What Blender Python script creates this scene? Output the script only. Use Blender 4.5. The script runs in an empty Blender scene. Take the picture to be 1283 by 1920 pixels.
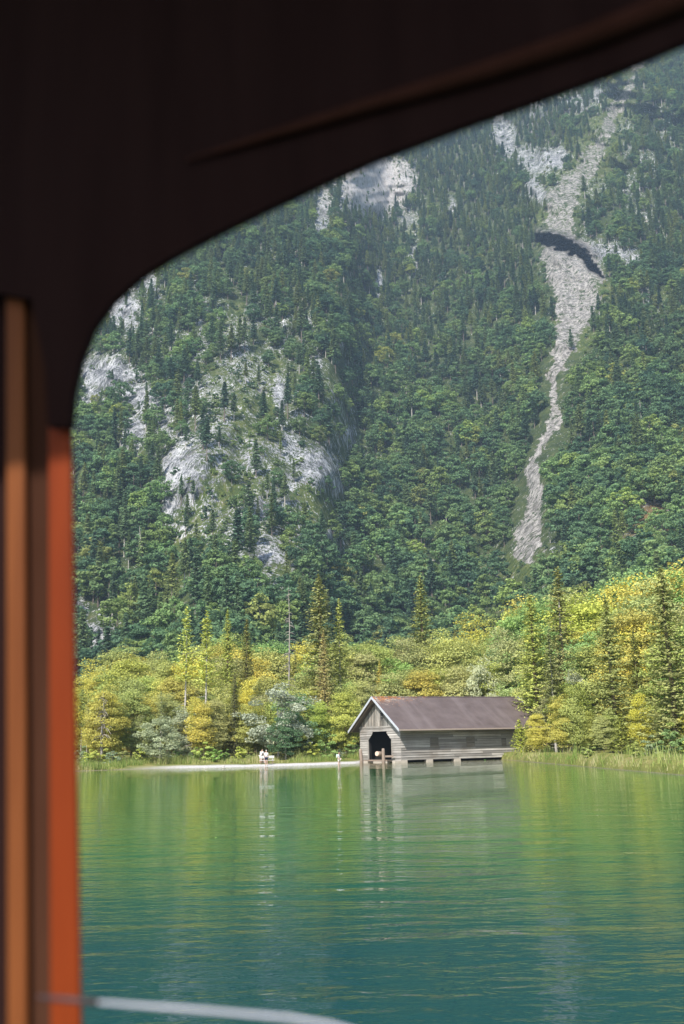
import bpy, bmesh, math, random
import numpy as np
from mathutils import Vector, Matrix
R = math.radians
S = bpy.context.scene
COL = S.collection
# ------------------------------------------------------------------ camera
FPX, CX, CY, CAMH = 1900.0, 641.5, 960.0, 2.4
PITCH, ROLL = 0.2244, 0.0222
fw = np.array([0, math.cos(PITCH), math.sin(PITCH)])
u0 = np.array([0, -math.sin(PITCH), math.cos(PITCH)]); r0 = np.array([1.0, 0, 0])
rt = r0*math.cos(ROLL) - u0*math.sin(ROLL); up = u0*math.cos(ROLL) + r0*math.sin(ROLL)
cd = bpy.data.cameras.new('camera'); cam = bpy.data.objects.new('camera', cd); COL.objects.link(cam)
M = Matrix(((rt[0], up[0], -fw[0], 0), (rt[1], up[1], -fw[1], 0), (rt[2], up[2], -fw[2], CAMH), (0, 0, 0, 1)))
cam.matrix_world = M
cd.sensor_fit = 'HORIZONTAL'; cd.sensor_width = 36; cd.lens = FPX/1283*36
cd.clip_start = 0.05; cd.clip_end = 8000
cd.dof.use_dof = True; cd.dof.focus_distance = 160; cd.dof.aperture_fstop = 8.0
S.camera = cam
# ------------------------------------------------------------------ light
SUN_EL, SUN_AZ = R(44), R(207)          # azimuth clockwise from +Y: behind the camera, to the left
sd = Vector((math.sin(SUN_AZ)*math.cos(SUN_EL), math.cos(SUN_AZ)*math.cos(SUN_EL), math.sin(SUN_EL)))
W = bpy.data.worlds.new("World"); S.world = W; W.use_nodes = True
wn = W.node_tree.nodes; sky = wn.new('ShaderNodeTexSky'); sky.sky_type = 'NISHITA'; sky.sun_disc = False
sky.sun_elevation = SUN_EL; sky.sun_rotation = SUN_AZ
W.node_tree.links.new(sky.outputs[0], wn['Background'].inputs[0]); wn['Background'].inputs[1].default_value = 0.13
ld = bpy.data.lights.new('sun', 'SUN'); ld.energy = 4.2; ld.angle = R(0.6); ld.color = (1, .95, .87)
sun = bpy.data.objects.new('sun', ld); COL.objects.link(sun)
sun.rotation_euler = sd.to_track_quat('Z', 'Y').to_euler()
S.view_settings.view_transform = 'Standard'; S.view_settings.look = 'None'
S.view_settings.exposure = 0.7; S.view_settings.gamma = 1
S.cycles.max_bounces = 6; S.cycles.volume_bounces = 0; S.cycles.transparent_max_bounces = 4
S.cycles.diffuse_bounces = 3; S.cycles.glossy_bounces = 2

# ------------------------------------------------------------------ picture geometry -> rays
def ray(px, py):
    return fw + rt*((px-CX)/FPX) - up*((py-CY)/FPX)
def at_y(px, py, Y):
    d = ray(px, py); return Vector((d[0]*Y/d[1], Y, CAMH + d[2]*Y/d[1]))
def at_z(px, py, z=0.0):
    d = ray(px, py); k = (z-CAMH)/d[2]; return Vector((d[0]*k, d[1]*k, z))
def proj(X, Y, Z):
    dx, dy, dz = X, Y, Z-CAMH
    q = dx*fw[0]+dy*fw[1]+dz*fw[2]
    return CX+FPX*(dx*rt[0]+dy*rt[1]+dz*rt[2])/q, CY-FPX*(dx*up[0]+dy*up[1]+dz*up[2])/q

# ------------------------------------------------------------------ helpers
def tag(o, label=None, cat=None, group=None, kind=None):
    if label: o['label'] = label
    if cat: o['category'] = cat
    if group: o['group'] = group
    if kind: o['kind'] = kind
    return o
def empty(name, loc, rz=0):
    o = bpy.data.objects.new(name, None); COL.objects.link(o); o.location = loc; o.rotation_euler = (0, 0, rz)
    o.empty_display_size = .3
    return o
def link(name, me, mat=None, parent=None, loc=None):
    o = bpy.data.objects.new(name, me); COL.objects.link(o)
    if mat:
        for m in (mat if isinstance(mat, (list, tuple)) else [mat]): me.materials.append(m)
    if parent: o.parent = parent
    if loc is not None: o.location = loc
    return o
def mesh_np(name, V, F, tint=None, midx=None, smooth=False):
    """V (n,3); F (m,k) one polygon size, or list of such arrays"""
    me = bpy.data.meshes.new(name)
    Fs = F if isinstance(F, list) else [F]
    V = np.asarray(V, np.float32)
    loops = np.concatenate([f.ravel() for f in Fs]).astype(np.int32)
    tot = np.concatenate([np.full(len(f), f.shape[1]) for f in Fs]).astype(np.int32)
    st = np.concatenate([[0], np.cumsum(tot)[:-1]]).astype(np.int32)
    me.vertices.add(len(V)); me.vertices.foreach_set('co', V.ravel())
    me.loops.add(len(loops)); me.loops.foreach_set('vertex_index', loops)
    me.polygons.add(len(tot)); me.polygons.foreach_set('loop_start', st)
    if midx is not None: me.polygons.foreach_set('material_index', np.asarray(midx, np.int32))
    me.update(calc_edges=True)
    if tint is not None:
        a = me.attributes.new('tint', 'FLOAT', 'FACE'); a.data.foreach_set('value', np.asarray(tint, np.float32))
    me.polygons.foreach_set('use_smooth', np.full(len(tot), bool(smooth)))
    return me
class MB:
    def __init__(s): s.v = []; s.f = []; s.t = []
    def prism(s, poly, off, t=0.5):
        """poly: list of 3D points (a closed outline), off: vector"""
        n = len(poly); b = len(s.v); off = Vector(off)
        s.v += [tuple(Vector(p)) for p in poly] + [tuple(Vector(p)+off) for p in poly]
        s.f.append(tuple(b+i for i in range(n))[::-1]); s.f.append(tuple(b+n+i for i in range(n)))
        for i in range(n):
            j = (i+1) % n; s.f.append((b+i, b+j, b+n+j, b+n+i))
        s.t += [t]*(n+2); return s
    def box(s, x0, x1, y0, y1, z0, z1, t=0.5):
        return s.prism([(x0, y0, z0), (x1, y0, z0), (x1, y1, z0), (x0, y1, z0)], (0, 0, z1-z0), t)
    def tube(s, pts, rads, n=8, t=0.5, cap=True):
        b0 = len(s.v); pts = [Vector(p) for p in pts]
        if not hasattr(rads, '__len__'): rads = [rads]*len(pts)
        for i, p in enumerate(pts):
            d = (pts[min(i+1, len(pts)-1)] - pts[max(i-1, 0)]).normalized()
            a = d.orthogonal().normalized() if abs(d.z) > .9 else d.cross(Vector((0, 0, 1))).normalized()
            c = d.cross(a).normalized()
            for k in range(n):
                an = 2*math.pi*k/n
                s.v.append(tuple(p + (a*math.cos(an)+c*math.sin(an))*rads[i]))
        for i in range(len(pts)-1):
            for k in range(n):
                k2 = (k+1) % n; o = b0+i*n
                s.f.append((o+k, o+k2, o+n+k2, o+n+k)); s.t.append(t)
        if cap:
            s.f.append(tuple(b0+k for k in range(n))[::-1]); e = b0+(len(pts)-1)*n
            s.f.append(tuple(e+k for k in range(n))); s.t += [t, t]
        return s
    def mesh(s, name, smooth=False):
        me = bpy.data.meshes.new(name); me.from_pydata(s.v, [], s.f); me.update()
        a = me.attributes.new('tint', 'FLOAT', 'FACE'); a.data.foreach_set('value', np.array(s.t, np.float32))
        bm = bmesh.new(); bm.from_mesh(me); bmesh.ops.recalc_face_normals(bm, faces=bm.faces); bm.to_mesh(me); bm.free()
        if smooth: me.polygons.foreach_set('use_smooth', np.full(len(me.polygons), True))
        return me
    def build(s, name, mat, parent=None, smooth=False, bevel=0):
        o = link(name, s.mesh(name, smooth), mat, parent)
        if bevel:
            m = o.modifiers.new('bevel', 'BEVEL'); m.width = bevel; m.segments = 2; m.limit_method = 'ANGLE'
        return o

# value noise
def vnoise(x, y, seed=0):
    xi = np.floor(x).astype(np.int64); yi = np.floor(y).astype(np.int64); fx = x-xi; fy = y-yi
    fx = fx*fx*(3-2*fx); fy = fy*fy*(3-2*fy)
    def h(a, b):
        n = (a*374761393 + b*668265263 + seed*1442695041) & 0xffffffff
        n = ((n ^ (n >> 13))*1274126177) & 0xffffffff
        return ((n ^ (n >> 16)) & 0xffff)/65535.0
    return (h(xi, yi)*(1-fx)+h(xi+1, yi)*fx)*(1-fy) + (h(xi, yi+1)*(1-fx)+h(xi+1, yi+1)*fx)*fy
def fbm(x, y, seed=0, o=4):
    r = 0; a = .5; s = 0
    for i in range(o):
        r = r + a*vnoise(x*2**i, y*2**i, seed+i*7); s += a; a *= .5
    return r/s
def ridged(x, y, seed=0, o=3):
    r = 0; a = .5; s = 0
    for i in range(o):
        r = r + a*(1-np.abs(2*vnoise(x*2**i, y*2**i, seed+i*5)-1)); s += a; a *= .5
    return r/s
def sstep(a, b, x):
    t = np.clip((x-a)/(b-a), 0, 1); return t*t*(3-2*t)

# ------------------------------------------------------------------ materials
class NT:
    def __init__(s, name):
        s.m = bpy.data.materials.new(name); s.m.use_nodes = True; s.n = s.m.node_tree.nodes; s.l = s.m.node_tree.links
        s.b = s.n['Principled BSDF']; s.out = s.n['Material Output']
    def add(s, t, **k):
        n = s.n.new(t)
        for a, v in k.items():
            if a.startswith('i_'):
                key = a[2:]; key = int(key) if key.isdigit() else key.replace('_', ' ')
                n.inputs[key].default_value = v
            else: setattr(n, a, v)
        return n
    def ramp(s, fac, stops, interp='LINEAR'):
        r = s.n.new('ShaderNodeValToRGB'); cr = r.color_ramp; cr.interpolation = interp
        while len(cr.elements) < len(stops): cr.elements.new(0.5)
        for e, (p, c) in zip(cr.elements, stops): e.position = p; e.color = (*c, 1) if len(c) == 3 else c
        s.l.new(fac, r.inputs[0]); return r.outputs[0]
    def noise(s, scale, detail=4, rough=.6, map_scale=None, coord='Object', out=0):
        t = s.n.new('ShaderNodeTexCoord'); v = t.outputs[coord]
        if map_scale:
            mp = s.n.new('ShaderNodeMapping'); mp.inputs['Scale'].default_value = map_scale; s.l.new(v, mp.inputs[0]); v = mp.outputs[0]
        n = s.n.new('ShaderNodeTexNoise'); n.inputs['Scale'].default_value = scale; n.inputs['Detail'].default_value = detail
        n.inputs['Roughness'].default_value = rough; s.l.new(v, n.inputs['Vector']); return n.outputs[out]
    def attr(s, name, out=2):
        a = s.n.new('ShaderNodeAttribute'); a.attribute_name = name; return a.outputs[out]
    def math(s, op, a, b=None, clamp=False):
        n = s.n.new('ShaderNodeMath'); n.operation = op; n.use_clamp = clamp
        for i, v in enumerate((a, b)):
            if v is None: continue
            if isinstance(v, (int, float)): n.inputs[i].default_value = v
            else: s.l.new(v, n.inputs[i])
        return n.outputs[0]
    def mix(s, fac, a, b, mode='MIX'):
        n = s.n.new('ShaderNodeMix'); n.data_type = 'RGBA'; n.blend_type = mode
        for i, v in ((0, fac), (6, a), (7, b)):
            if isinstance(v, (int, float)): n.inputs[i].default_value = v
            elif isinstance(v, tuple): n.inputs[i].default_value = (*v, 1) if len(v) == 3 else v
            else: s.l.new(v, n.inputs[i])
        return n.outputs[2]
    def bump(s, h, strength=.5, dist=.02):
        b = s.n.new('ShaderNodeBump'); b.inputs['Strength'].default_value = strength; b.inputs['Distance'].default_value = dist
        s.l.new(h, b.inputs['Height']); s.l.new(b.outputs[0], s.b.inputs['Normal']); return b.outputs[0]
    def base(s, c, rough=.8, spec=.3):
        if isinstance(c, tuple): s.b.inputs['Base Color'].default_value = (*c, 1)
        else: s.l.new(c, s.b.inputs['Base Color'])
        s.b.inputs['Roughness'].default_value = rough; s.b.inputs['Specular IOR Level'].default_value = spec
        return s.m
def plain(name, c, rough=.8, spec=.3, var=.25, scale=8):
    t = NT(name); n = t.noise(scale, 5)
    col = t.mix(n, tuple(x*(1-var) for x in c), tuple(min(1, x*(1+var)) for x in c))
    return t.base(col, rough, spec)
def leafmat(name, use_obj_color=True, stops=None, trans=.3, vary=.5):
    t = NT(name); oi = t.add('ShaderNodeObjectInfo')
    if use_obj_color: base = oi.outputs['Color']
    else:
        base = t.ramp(oi.outputs['Random'], stops)
        nz = t.n.new('ShaderNodeTexNoise'); nz.inputs['Scale'].default_value = .022; nz.inputs['Detail'].default_value = 3; t.l.new(oi.outputs['Location'], nz.inputs['Vector'])
        base = t.mix(1.0, base, t.ramp(nz.outputs[0], [(.35, (.72, .78, .88)), (.5, (1, 1, 1)), (.66, (1.25, 1.25, 1.08))]), 'MULTIPLY')
    tint = t.attr('tint')
    f = t.math('ADD', t.math('MULTIPLY', tint, vary*2), 1-vary)
    cb = t.add('ShaderNodeCombineColor'); [t.l.new(f, cb.inputs[i]) for i in range(3)]
    c = t.mix(1.0, base, cb.outputs[0], 'MULTIPLY')
    # some leaves turn golden
    g = t.math('MULTIPLY', t.math('GREATER_THAN', tint, .78), .45)
    c = t.mix(g, c, t.mix(1.0, c, (1.25, 1.02, .75), 'MULTIPLY')) if use_obj_color else c
    d = t.add('ShaderNodeBsdfDiffuse'); tr = t.add('ShaderNodeBsdfTranslucent'); mx = t.add('ShaderNodeMixShader'); mx.inputs[0].default_value = trans
    t.l.new(c, d.inputs[0]); t.l.new(c, tr.inputs[0]); t.l.new(d.outputs[0], mx.inputs[1]); t.l.new(tr.outputs[0], mx.inputs[2])
    t.l.new(mx.outputs[0], t.out.inputs[0]); t.n.remove(t.b)
    return t.m
M_leaf = leafmat('near_foliage')
M_conf = leafmat('far_conifer_foliage', False, [(0, (.095, .16, .10)), (.35, (.14, .215, .11)), (.7, (.19, .255, .11)), (1, (.26, .30, .11))], .4)
M_brd = leafmat('far_broadleaf_foliage', False, [(0, (.115, .20, .115)), (.4, (.175, .28, .13)), (.75, (.235, .33, .13)), (.95, (.29, .37, .12)), (1, (.35, .36, .12))], .4)
M_bark = plain('bark', (.16, .13, .11), scale=3)
M_barkpale = plain('pale_bark', (.42, .39, .35), scale=3)
M_barkgold = plain('brown_bark', (.20, .15, .10), scale=3)

# ------------------------------------------------------------------ shoreline and near ground
_sh = [at_z(-900, 1500), at_z(-300, 1466), at_z(0, 1451), at_z(150, 1446), at_z(300, 1441), at_z(430, 1438.5), at_z(560, 1435.5), at_z(668, 1431.5)]
_sh += [Vector((3.0, 136, 0)), Vector((8, 139, 0)), Vector((14.5, 137, 0)), Vector((18.5, 133, 0))]
_sh += [at_z(930, 1423), at_z(1040, 1425), at_z(1150, 1429), at_z(1283, 1435), at_z(1450, 1450), at_z(1800, 1500)]
SX = np.array([p.x for p in _sh]); SY = np.array([p.y for p in _sh])
o_ = np.argsort(SX); SX = SX[o_]; SY = SY[o_]
def shoreY(X):
    X = np.asarray(X, float)
    return np.interp(X, SX, SY) + 0.5*(fbm(X*.35, X*0, 3)-.5)
def groundz(X, Y):
    Y = np.asarray(Y, float); s = Y - shoreY(X)
    z = np.interp(s, [-30, -6, 0, 1.5, 4, 10, 40], [-3, -.7, -.02, .10, .28, .55, .9]) + np.interp(Y, [0, 145, 240, 330, 700], [0, 0, 2.5, 8, 40])
    return z + np.clip(s/6, 0, 1)*.25*(fbm(np.asarray(X)*.25, np.asarray(Y)*.25, 9)-.5)
gx = np.concatenate([np.linspace(-420, -60, 40), np.linspace(-58, 70, 380), np.linspace(73, 460, 40)])
gs = np.concatenate([np.linspace(-14, 14, 90), np.linspace(14.6, 60, 60), np.linspace(63, 330, 60)])
GX, GS = np.meshgrid(gx, gs); GY = shoreY(GX)+GS
GZ = groundz(GX, GY)
def gridfaces(nr, nc):
    i = np.arange(nr*nc).reshape(nr, nc)
    return np.stack([i[:-1, :-1], i[:-1, 1:], i[1:, 1:], i[1:, :-1]], -1).reshape(-1, 4)
me = mesh_np('ground', np.stack([GX, GY, GZ], -1).reshape(-1, 3), gridfaces(*GX.shape), smooth=True)
gravel = ((GX > -30) & (GX < 3.2)).astype(float)*(1-sstep(2.6, 4.6, GS+1.2*fbm(GX*.5, GS*.5, 5)))*sstep(-27, -17, GX) 
gravel = np.maximum(gravel, .0)
rim = (1-sstep(.5, 1.0, GS))*.8
a = me.attributes.new('gravel', 'FLOAT', 'POINT'); a.data.foreach_set('value', np.maximum(gravel, 0).astype(np.float32).ravel())
a = me.attributes.new('rim', 'FLOAT', 'POINT'); a.data.foreach_set('value', rim.astype(np.float32).ravel())
t = NT('shore_ground')
n1 = t.noise(.6, 6); n2 = t.noise(9, 3)
soil = t.ramp(n1, [(.3, (.10, .12, .03)), (.5, (.17, .18, .05)), (.7, (.26, .22, .09))])
peb = t.ramp(n2, [(.32, (.28, .26, .25)), (.5, (.52, .50, .48)), (.68, (.72, .70, .68))])
c = t.mix(t.attr('rim'), soil, t.ramp(n2, [(.35, (.12, .10, .07)), (.65, (.32, .27, .2))]))
c = t.mix(t.attr('gravel'), c, peb)
t.bump(n2, .6, .05); t.base(c, .95, .1)
tag(link('ground', me, t.m), kind='structure')

# ------------------------------------------------------------------ lake
t = NT('lake_water')
tc = t.add('ShaderNodeTexCoord')
def wn_(sx, sy, scale, det, rough=.5, dist=0):
    mp = t.add('ShaderNodeMapping'); mp.inputs['Scale'].default_value = (sx, sy, 1); mp.inputs['Rotation'].default_value = (0, 0, R(4))
    n = t.add('ShaderNodeTexNoise'); n.inputs['Scale'].default_value = scale; n.inputs['Detail'].default_value = det; n.inputs['Roughness'].default_value = rough
    n.inputs['Distortion'].default_value = dist
    t.l.new(tc.outputs['Object'], mp.inputs[0]); t.l.new(mp.outputs[0], n.inputs[0]); return n.outputs[0]
h = t.math('ADD', t.math('MULTIPLY', wn_(.32, 1, .7, 3, .5, .4), 1.3), t.math('MULTIPLY', wn_(.5, 1, 3.6, 3, .6, .4), .30))
big = wn_(.3, 1, .05, 2)
amp = t.ramp(big, [(.35, (.55,)*3), (.6, (1,)*3)])
sy_ = t.add('ShaderNodeSeparateXYZ'); t.l.new(tc.outputs['Object'], sy_.inputs[0])
calm = t.ramp(t.math('DIVIDE', sy_.outputs[1], 130), [(0, (.6,)*3), (.10, (.52,)*3), (.18, (.44,)*3), (.3, (.33,)*3), (.6, (.28,)*3), (1, (.28,)*3)])
h = t.math('MULTIPLY', t.math('MULTIPLY', h, amp), calm)
bp = t.bump(h, 1.0, .13)
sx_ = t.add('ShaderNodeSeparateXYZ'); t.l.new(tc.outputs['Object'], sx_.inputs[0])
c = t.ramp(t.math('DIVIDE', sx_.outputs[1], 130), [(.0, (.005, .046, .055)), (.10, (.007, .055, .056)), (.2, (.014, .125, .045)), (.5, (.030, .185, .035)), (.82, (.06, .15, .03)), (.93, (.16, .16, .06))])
t.base(c, .005, .5); t.b.inputs['IOR'].default_value = 1.33
me = mesh_np('lake_water', np.array([[-500, -60, 0], [500, -60, 0], [500, 300, 0], [-500, 300, 0]]), np.array([[0, 1, 2, 3]]))
tag(link('water', me, t.m), kind='structure')
# ------------------------------------------------------------------ mountain
aa = np.linspace(-.62, .66, 640)
tt = np.concatenate([np.linspace(.0, .82, 640), np.linspace(.825, 1.05, 30)])
A, T = np.meshgrid(aa, tt)
PX, PY = proj(A, np.ones_like(A), T+CAMH)
def blob(x, y, cx, cy, rx, ry, rot=0, soft=.5):
    c, s = math.cos(R(rot)), math.sin(R(rot)); dx, dy = x-cx, y-cy
    u = (dx*c+dy*s)/rx; v = (-dx*s+dy*c)/ry
    return 1-sstep(1-soft, 1+soft, np.sqrt(u*u+v*v))
def path(x, y, pts):
    """distance field to a polyline of (px, py, halfwidth): 1 inside, 0 outside"""
    r = np.zeros_like(x)
    for (x0, y0, w0), (x1, y1, w1) in zip(pts[:-1], pts[1:]):
        dx, dy = x1-x0, y1-y0; k = np.clip(((x-x0)*dx+(y-y0)*dy)/(dx*dx+dy*dy), 0, 1)
        d = np.hypot(x-x0-k*dx, y-y0-k*dy)/(w0+(w1-w0)*k)
        r = np.maximum(r, 1-sstep(.75, 1.15, d))
    return r
CLIFFS = [(700, 345, 72, 62, 0, 1.0), (755, 345, 28, 50, 0, .85), (605, 395, 18, 50, 5, .75), (568, 420, 10, 30, 0, .6), (712, 540, 6, 38, 0, .95), (775, 480, 8, 32, 5, .8), (848, 385, 7, 14, 0, .8),
 (765, 410, 22, 22, 0, .6), (205, 700, 62, 34, 8, 1.0), (265, 745, 42, 26, 20, .95), (165, 740, 34, 26, 0, .8), (250, 805, 26, 34, 0, .95), (228, 575, 38, 46, -30, .85), (275, 530, 26, 26, 0, .75),
 (340, 880, 48, 74, 0, .85), (318, 945, 18, 38, 0, .85), (305, 790, 22, 26, 0, .72), (385, 880, 16, 30, 0, .6), (592, 872, 46, 36, 10, .85), (540, 835, 30, 34, 0, .7), (628, 905, 14, 20, 0, .75), (545, 900, 18, 26, 0, .6),
 (526, 735, 15, 32, 0, .85), (655, 815, 14, 24, 0, .75), (440, 640, 26, 20, 0, .55), (490, 950, 26, 34, 0, .7), (503, 1035, 42, 30, 0, .72), (622, 1000, 14, 9, 0, .9), (575, 615, 22, 30, 0, .6),
 (300, 860, 22, 70, 0, .5), (190, 1185, 30, 36, 15, .85), (152, 1160, 14, 44, 0, .9), (235, 1190, 18, 16, 0, .55), (350, 990, 30, 14, 0, .5), (595, 670, 8, 26, 0, .6), (470, 860, 34, 44, 0, .55), (470, 700, 30, 40, 0, .42),
 (945, 250, 24, 52, -20, .8), (1000, 300, 46, 26, 20, .7), (1042, 295, 24, 24, 0, .9), (1075, 185, 46, 26, 20, .6), (1005, 215, 20, 40, 0, .6), (1000, 345, 22, 26, 20, .7), (1122, 180, 9, 16, 0, .8), (1015, 365, 14, 14, 0, .7),
 (1190, 350, 26, 22, 0, .55), (1215, 400, 16, 30, 0, .5), (1250, 250, 22, 30, 0, .45), (1200, 290, 30, 20, 0, .4), (1130, 470, 60, 22, 6, .75), (1180, 480, 26, 18, 0, .7), (1100, 500, 26, 18, 20, .8),
 (1210, 560, 12, 34, 0, .5), (1245, 575, 24, 12, -20, .4), (1050, 625, 8, 18, 0, .6), (1240, 985, 16, 34, 20, .5), (1215, 1010, 34, 14, 10, .45), (1210, 940, 14, 14, 0, .5),
 (1060, 1120, 10, 14, 0, .6), (1040, 1030, 10, 8, 0, .5), (740, 940, 10, 10, 0, .4), (420, 760, 30, 50, 0, .38), (560, 760, 20, 40, 0, .45), (640, 640, 20, 20, 0, .5), (345, 480, 20, 14, 0, .5), (510, 480, 26, 18, 0, .45)]
SCREE = [[(1200, 110, 6), (1165, 180, 8), (1135, 245, 14), (1110, 300, 18), (1075, 345, 26), (1045, 385, 28), (1050, 420, 30), (1060, 440, 34)],
         [(1062, 480, 50), (1080, 520, 54), (1082, 560, 44), (1072, 600, 32), (1060, 650, 20), (1040, 700, 11), (1036, 740, 12), (1040, 780, 10), (1022, 815, 10), (1008, 850, 9), (1006, 885, 12), (1000, 930, 19), (996, 985, 27), (985, 1020, 26), (990, 1035, 20)]]
GRASSP = [(430, 790, 60, 90), (370, 1010, 50, 60), (320, 1080, 30, 60), (630, 760, 30, 60), (660, 830, 22, 30), (560, 960, 60, 60), (470, 900, 60, 80), (500, 720, 60, 60), (440, 610, 30, 40), (1040, 405, 40, 30), (1120, 270, 50, 70), (1150, 200, 36, 60), (1080, 330, 50, 40), (1100, 540, 40, 30), (1075, 620, 40, 30),
          (965, 1062, 60, 26), (1095, 520, 20, 12), (1048, 610, 10, 26), (1085, 640, 18, 20), (400, 940, 50, 60), (770, 430, 20, 26), (640, 560, 24, 30), (520, 1080, 60, 30), (1240, 570, 34, 20), (1220, 990, 50, 34), (300, 1150, 30, 20), (700, 935, 30, 12), (620, 960, 20, 20), (1020, 330, 20, 20)]
def rockmask(x, y):
    w = 7*(fbm(x*.05, y*.05, 21)-.5)*2; x2 = x+w; y2 = y+w*1.5
    r = np.zeros_like(x)
    for cx, cy, rx, ry, ro, k in CLIFFS: r = np.maximum(r, k*blob(x2, y2, cx, cy, rx, ry, ro, .75))
    bg = .46*blob(x, y, 480, 820, 190, 310, -8, .4)*sstep(.25, .6, fbm(x/28, y/40, 91, 3)) + .36*blob(x, y, 1150, 330, 130, 190, 10, .4)*sstep(.35, .7, fbm(x/24, y/34, 92, 3)) + .3*blob(x, y, 240, 600, 120, 200, 0, .5)*sstep(.4, .7, fbm(x/24, y/34, 93, 3))
    return np.maximum(r, bg)
def screemask(x, y):
    w = 20*(fbm(x*.06, y*.05, 31, 5)-.5)*2
    return np.maximum(path(x+w, y, SCREE[0])*.58, path(x+w, y, SCREE[1])*.74)
def grassmask(x, y):
    r = np.zeros_like(x)
    for cx, cy, rx, ry in GRASSP: r = np.maximum(r, blob(x, y, cx, cy, rx, ry, 0, .6))
    return r
def cavemask(x, y):
    top = np.interp(x, [1003, 1015, 1060, 1090, 1112, 1135], [436, 433, 446, 462, 484, 522])
    bot = np.interp(x, [1003, 1015, 1060, 1090, 1112, 1135], [452, 455, 472, 490, 512, 526])
    return sstep(0, 3, y-top)*sstep(0, 8, bot-y)*sstep(1002, 1008, x)*(1-sstep(1128, 1134, x))
ROCK = rockmask(PX, PY); SCR = screemask(PX, PY); GRS = grassmask(PX, PY); CAV = cavemask(PX+5*(fbm(PX/14, PY/9, 41)-.5), PY+26*(fbm(PX/12, PY/9, 42, 4)-.5))
_b = lambda q: np.interp(q, [0, .03, .1, .2, .36, .58, .8, 1.05], [325, 360, 420, 520, 700, 1080, 1480, 2000])
base = np.mean([_b(tt+d) for d in np.linspace(-.06, .06, 13)], 0)[:, None]*np.ones_like(A)
fac = 1 - .12*np.exp(-((PX-430)/190)**2) + .17*sstep(610, 700, PX+.10*(PY-700))*(1-sstep(900, 1060, PX)) - .06*sstep(1040, 1200, PX)
fac += -.05*np.exp(-((PX-(900+.15*(PY-400)))/90)**2)*sstep(900, 500, PY)
XW = A*base; ZW = T*base
fac += .062*(fbm(XW/90+5, ZW/190, 1, 3)-.5)*2 + .02*(ridged(XW/45, ZW/80, 2, 3)-.5)*2
MY = base*fac
MY += -6.5*ROCK*(ridged(XW/11, ZW/45, 11, 4)-.3)*2.4 - 1.2*ROCK*(fbm(XW/3, ZW/7, 12, 3))
MY += 6*SCR*(1-.6*SCR) + 1.6*(fbm(XW/6, ZW/5, 13, 3)-.5)*SCR
lipd = np.exp(-((PY-np.interp(PX, [1003, 1060, 1112], [430, 441, 474]))/7)**2)*sstep(1000, 1010, PX)*(1-sstep(1108, 1122, PX))
MY += CAV*(46+40*fbm(XW/12, ZW/7, 43, 4)) - lipd*(8+16*fbm(XW/9, ZW/9, 44, 4))
MY += 1.5*(fbm(XW/8, ZW/8, 14, 3)-.5)*2
V = np.stack([A*MY, MY, T*MY+CAMH-1], -1)
Fm = gridfaces(*A.shape)
me = mesh_np('mountain', V.reshape(-1, 3), Fm, smooth=True)
STN_SHADE = np.maximum(CAV, .8*blob(PX, PY, 1058, 452, 66, 14, 22, .5))*sstep(1000, 1006, PX)  # dark stained rock, plus overhang shade painted into the cave recess
for nm, arr in (('stain_shade', STN_SHADE), ('rock', ROCK), ('scree', SCR), ('grass', GRS), ('pale', blob(PX, PY, 690, 345, 90, 70, 0, .5)), ('earth', np.maximum(blob(PX, PY, 1225, 985, 45, 45, 0, .5), .0))):
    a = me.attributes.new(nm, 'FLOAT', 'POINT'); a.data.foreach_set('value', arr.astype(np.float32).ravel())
t = NT('mountain_side')
st = t.noise(.09, 8, .68, (1, 1, .28)); fine = t.noise(.30, 6, .72, (1.2, 1, .30)); crk = t.noise(.6, 5, .75, (1.7, 1, .22)); spots = t.noise(.12, 6, .75)
gnd = t.ramp(spots, [(.3, (.030, .046, .022)), (.48, (.055, .078, .030)), (.6, (.09, .11, .04)), (.75, (.13, .12, .06))])
grs = t.ramp(t.math('ADD', t.math('MULTIPLY', spots, .5), t.math('MULTIPLY', fine, .5)), [(.38, (.03, .05, .02)), (.46, (.07, .10, .03)), (.54, (.12, .145, .042)), (.65, (.20, .18, .08))])
gnd = t.mix(t.attr('grass'), gnd, grs)
gnd = t.mix(t.math('MULTIPLY', t.attr('earth'), .6), gnd, (.26, .13, .075))
rk = t.ramp(t.math('ADD', t.math('MULTIPLY', st, .5), t.math('MULTIPLY', crk, .5)), [(.38, (.05, .055, .06)), (.46, (.12, .125, .135)), (.52, (.34, .345, .36)), (.60, (.62, .62, .63))])
rk = t.mix(t.math('MULTIPLY', t.attr('pale'), t.math('MULTIPLY', fine, 1.1)), rk, (.66, .60, .56))
sc = t.ramp(t.noise(.3, 8, .85, (1, 1, .6)), [(.38, (.07, .07, .06)), (.46, (.18, .17, .155)), (.53, (.34, .32, .30)), (.61, (.55, .52, .49))])
m1 = t.math('ADD', t.attr('rock'), t.math('MULTIPLY', t.math('SUBTRACT', t.math('ADD', t.math('MULTIPLY', fine, .5), t.math('MULTIPLY', crk, .5)), .5), 6.0))
r1 = t.ramp(m1, [(.46, (0,)*3), (.62, (1,)*3)])
c = t.mix(r1, gnd, rk)
m2 = t.math('ADD', t.attr('scree'), t.math('MULTIPLY', t.math('SUBTRACT', t.math('ADD', t.math('MULTIPLY', spots, .5), t.math('MULTIPLY', fine, .5)), .5), 5.0))
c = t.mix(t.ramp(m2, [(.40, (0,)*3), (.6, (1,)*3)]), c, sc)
c = t.mix(t.attr('stain_shade'), c, t.ramp(t.math('ADD', t.math('MULTIPLY', crk, .4), t.math('MULTIPLY', spots, .6)), [(.40, (.006, .006, .008)), (.50, (.035, .035, .04)), (.56, (.28, .27, .27))]))
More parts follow.
